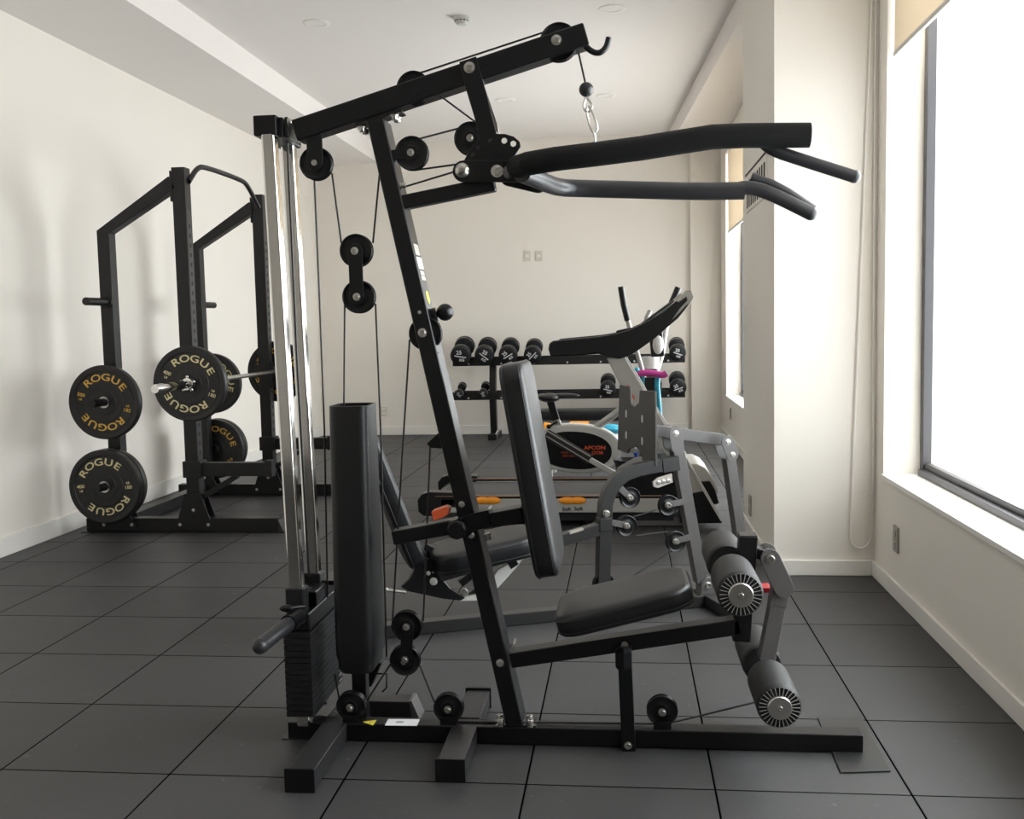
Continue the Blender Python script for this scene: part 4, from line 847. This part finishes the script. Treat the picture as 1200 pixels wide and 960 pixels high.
# flat bench in front of the dumbbell rack
NY = 6.9; c0, c1 = at(600, 487, Y=NY), at(752, 487, Y=NY)
bn = empty('flat_bench', ((c0.x+c1.x)/2, NY+.15, 0), 'low black flat bench in front of the dumbbell rack', 'bench')
pad('bench_pad', (c0+c1)/2+Y*.14, X, Y, .28, (c1-c0).length, .10, .04, bn, .015)
MB().beam(c0+V((.1, .14, -.09)), c1+V((-.1, .14, -.09)), .06, .06).build('bench_rail', M['lsilver'], bn, .005)
for q in (c0+V((.18, .14, 0)), c1+V((-.18, .14, 0))): MB().beam(V((q.x, q.y, .06)), V((q.x, q.y, q.z-.06)), .06, .06).beam(V((q.x, q.y-.22, .035)), V((q.x, q.y+.22, .035)), .06, .05, X).build('bench_leg', M['lsilver'], bn, .004)

# ------------------------------------------------------------------ dumbbell rack and dumbbells
DY = 7.62
dr = empty('dumbbell_rack', (at(665, 500, Y=DY).x, DY+.2, 0), 'long two-tier black dumbbell rack against the back wall', 'rack')
D_ = lambda x, y, d=0: at(x, y, Y=DY+d)
SL = math.radians(17); uv = V((0, math.cos(SL), math.sin(SL)))
tiers = []
for (ya, yb2) in ((422.5, 422.5), (463, 463)):
    a, b = D_(530, ya), D_(803, yb2); zc = (a.z+b.z)/2; a.z = b.z = zc; tiers.append((a, b))
    MB().beam(a+Y*.02, b+Y*.02, .012, .085).beam(a+Y*.09-Z*.035, b+Y*.09-Z*.035, .13, .012).beam(a+Y*.16+Z*.02, b+Y*.16+Z*.02, .012, .06).build('shelf', M['rackb'], dr, .002)
    n = 20 if ya < 440 else 22; m = MB()
    for k in range(n): q = a.lerp(b, (k+.5)/n)+V((0, .09, .0)); m.beam(q-X*.02-Z*.03, q-X*.012+Z*.02, .10, .006).beam(q+X*.02-Z*.03, q+X*.012+Z*.02, .10, .006)
    m.build('saddles', M['plastic'], dr, .002)
    m = MB()
    for k in range(7): q = a.lerp(b, (k+.5)/7)-Z*.02; bolt_mb(m, q-Y*.006, -Y, .008, .006)
    m.build('shelf_bolts', M['steel'], dr)
for px in (577, 762):
    q = D_(px, 500); m = MB(); m.sqtube([V((q.x, DY+.16, .05)), V((q.x, DY+.10, tiers[1][0].z)), V((q.x, DY+.20, tiers[0][0].z+.04))], .07, .09, X)
    m.build('side_post', M['rackb'], dr, .004)
    MB().box((q.x-.045, DY-.05, 0), (q.x+.045, DY+.45, .06)).build('floor_foot', M['rackb'], dr, .004)
    MB().cyl((q.x+.07, DY, .10), (q.x+.03, DY, .02), .02).build('levelling_foot', M['steel'], dr)
def make_dumbbell():
    e = empty('dumbbell', (0, 0, 0), 'x', 'dumbbell'); R = .098
    for s in (-1, 1):
        h = MB().lathe([(.02, 0), (R*.86, 0), (R*.97, .08), (R, .2), (R, .8), (R*.97, .92), (R*.86, 1), (.02, 1)], (0, s*.090, 0), (0, s*.180, 0), 40).build('head', M['matte'], e)
        MB().lathe([(R+.001, 0), (R+.001, 1)], (0, s*.102, 0), (0, s*.106, 0), 40).build('ring', M['steel'], h)
        if s < 0:
            m = MB(); m.text('25', .055, tp((-.015, -.1812, .035), V((1, 0, .15)), V((-.15, 0, 1))), bold=.001); m.text('KG', .035, tp((.02, -.1812, -.035), V((1, 0, .15)), V((-.15, 0, 1))), bold=.001)
            m.box((-.055, -.1812, -.008), (.058, -.1805, .002)); m.build('head_print', M['whiteink'], h)
    MB().cyl((0, -.11, 0), (0, .11, 0), .017).build('handle', M['chrome'], e)
    return e
pd = make_dumbbell(); first = [True]
def dumb(px, tier, r, roll, label):
    a, b = tiers[tier]; q = D_(px, 420 if tier == 0 else 460); s = r/.098
    o = pd if first[0] else copy_tree(pd); first[0] = False
    o.location = V((q.x, a.y+.09, a.z+.015+r)); o.rotation_euler = (SL, 0, 0)
    o.rotation_euler = (Matrix.Rotation(SL, 3, 'X') @ Matrix.Rotation(math.radians(roll), 3, 'Y')).to_euler(); o.scale = (s, s if s > .75 else .8, s)
    o['label'] = label; o['group'] = 'black dumbbells on the two-tier rack'
dumb(541, 0, .108, 10, 'first dumbbell from the left on the upper tier of the rack')
dumb(568.5, 0, .102, 40, 'second dumbbell from the left on the upper tier of the rack')
dumb(596, 0, .098, -30, 'third dumbbell from the left on the upper tier of the rack')
dumb(624.5, 0, .092, -45, 'fourth dumbbell from the left on the upper tier, left of the treadmill arm')
dumb(794, 0, .085, 20, 'rightmost dumbbell on the upper tier of the rack')
dumb(538.5, 1, .046, 5, 'small leftmost dumbbell on the lower tier of the rack')
dumb(566.5, 1, .048, 30, 'second small dumbbell from the left on the lower tier of the rack')
dumb(712.5, 1, .082, 15, 'dumbbell on the lower tier just left of the leg press footplate')
dumb(794.5, 1, .086, -20, 'rightmost dumbbell on the lower tier of the rack')
dumb(770.5, 1, .052, 10, 'small dumbbell right of the footplate on the lower tier, beside the rightmost one')
# cable on the floor behind the rack and small things under the window
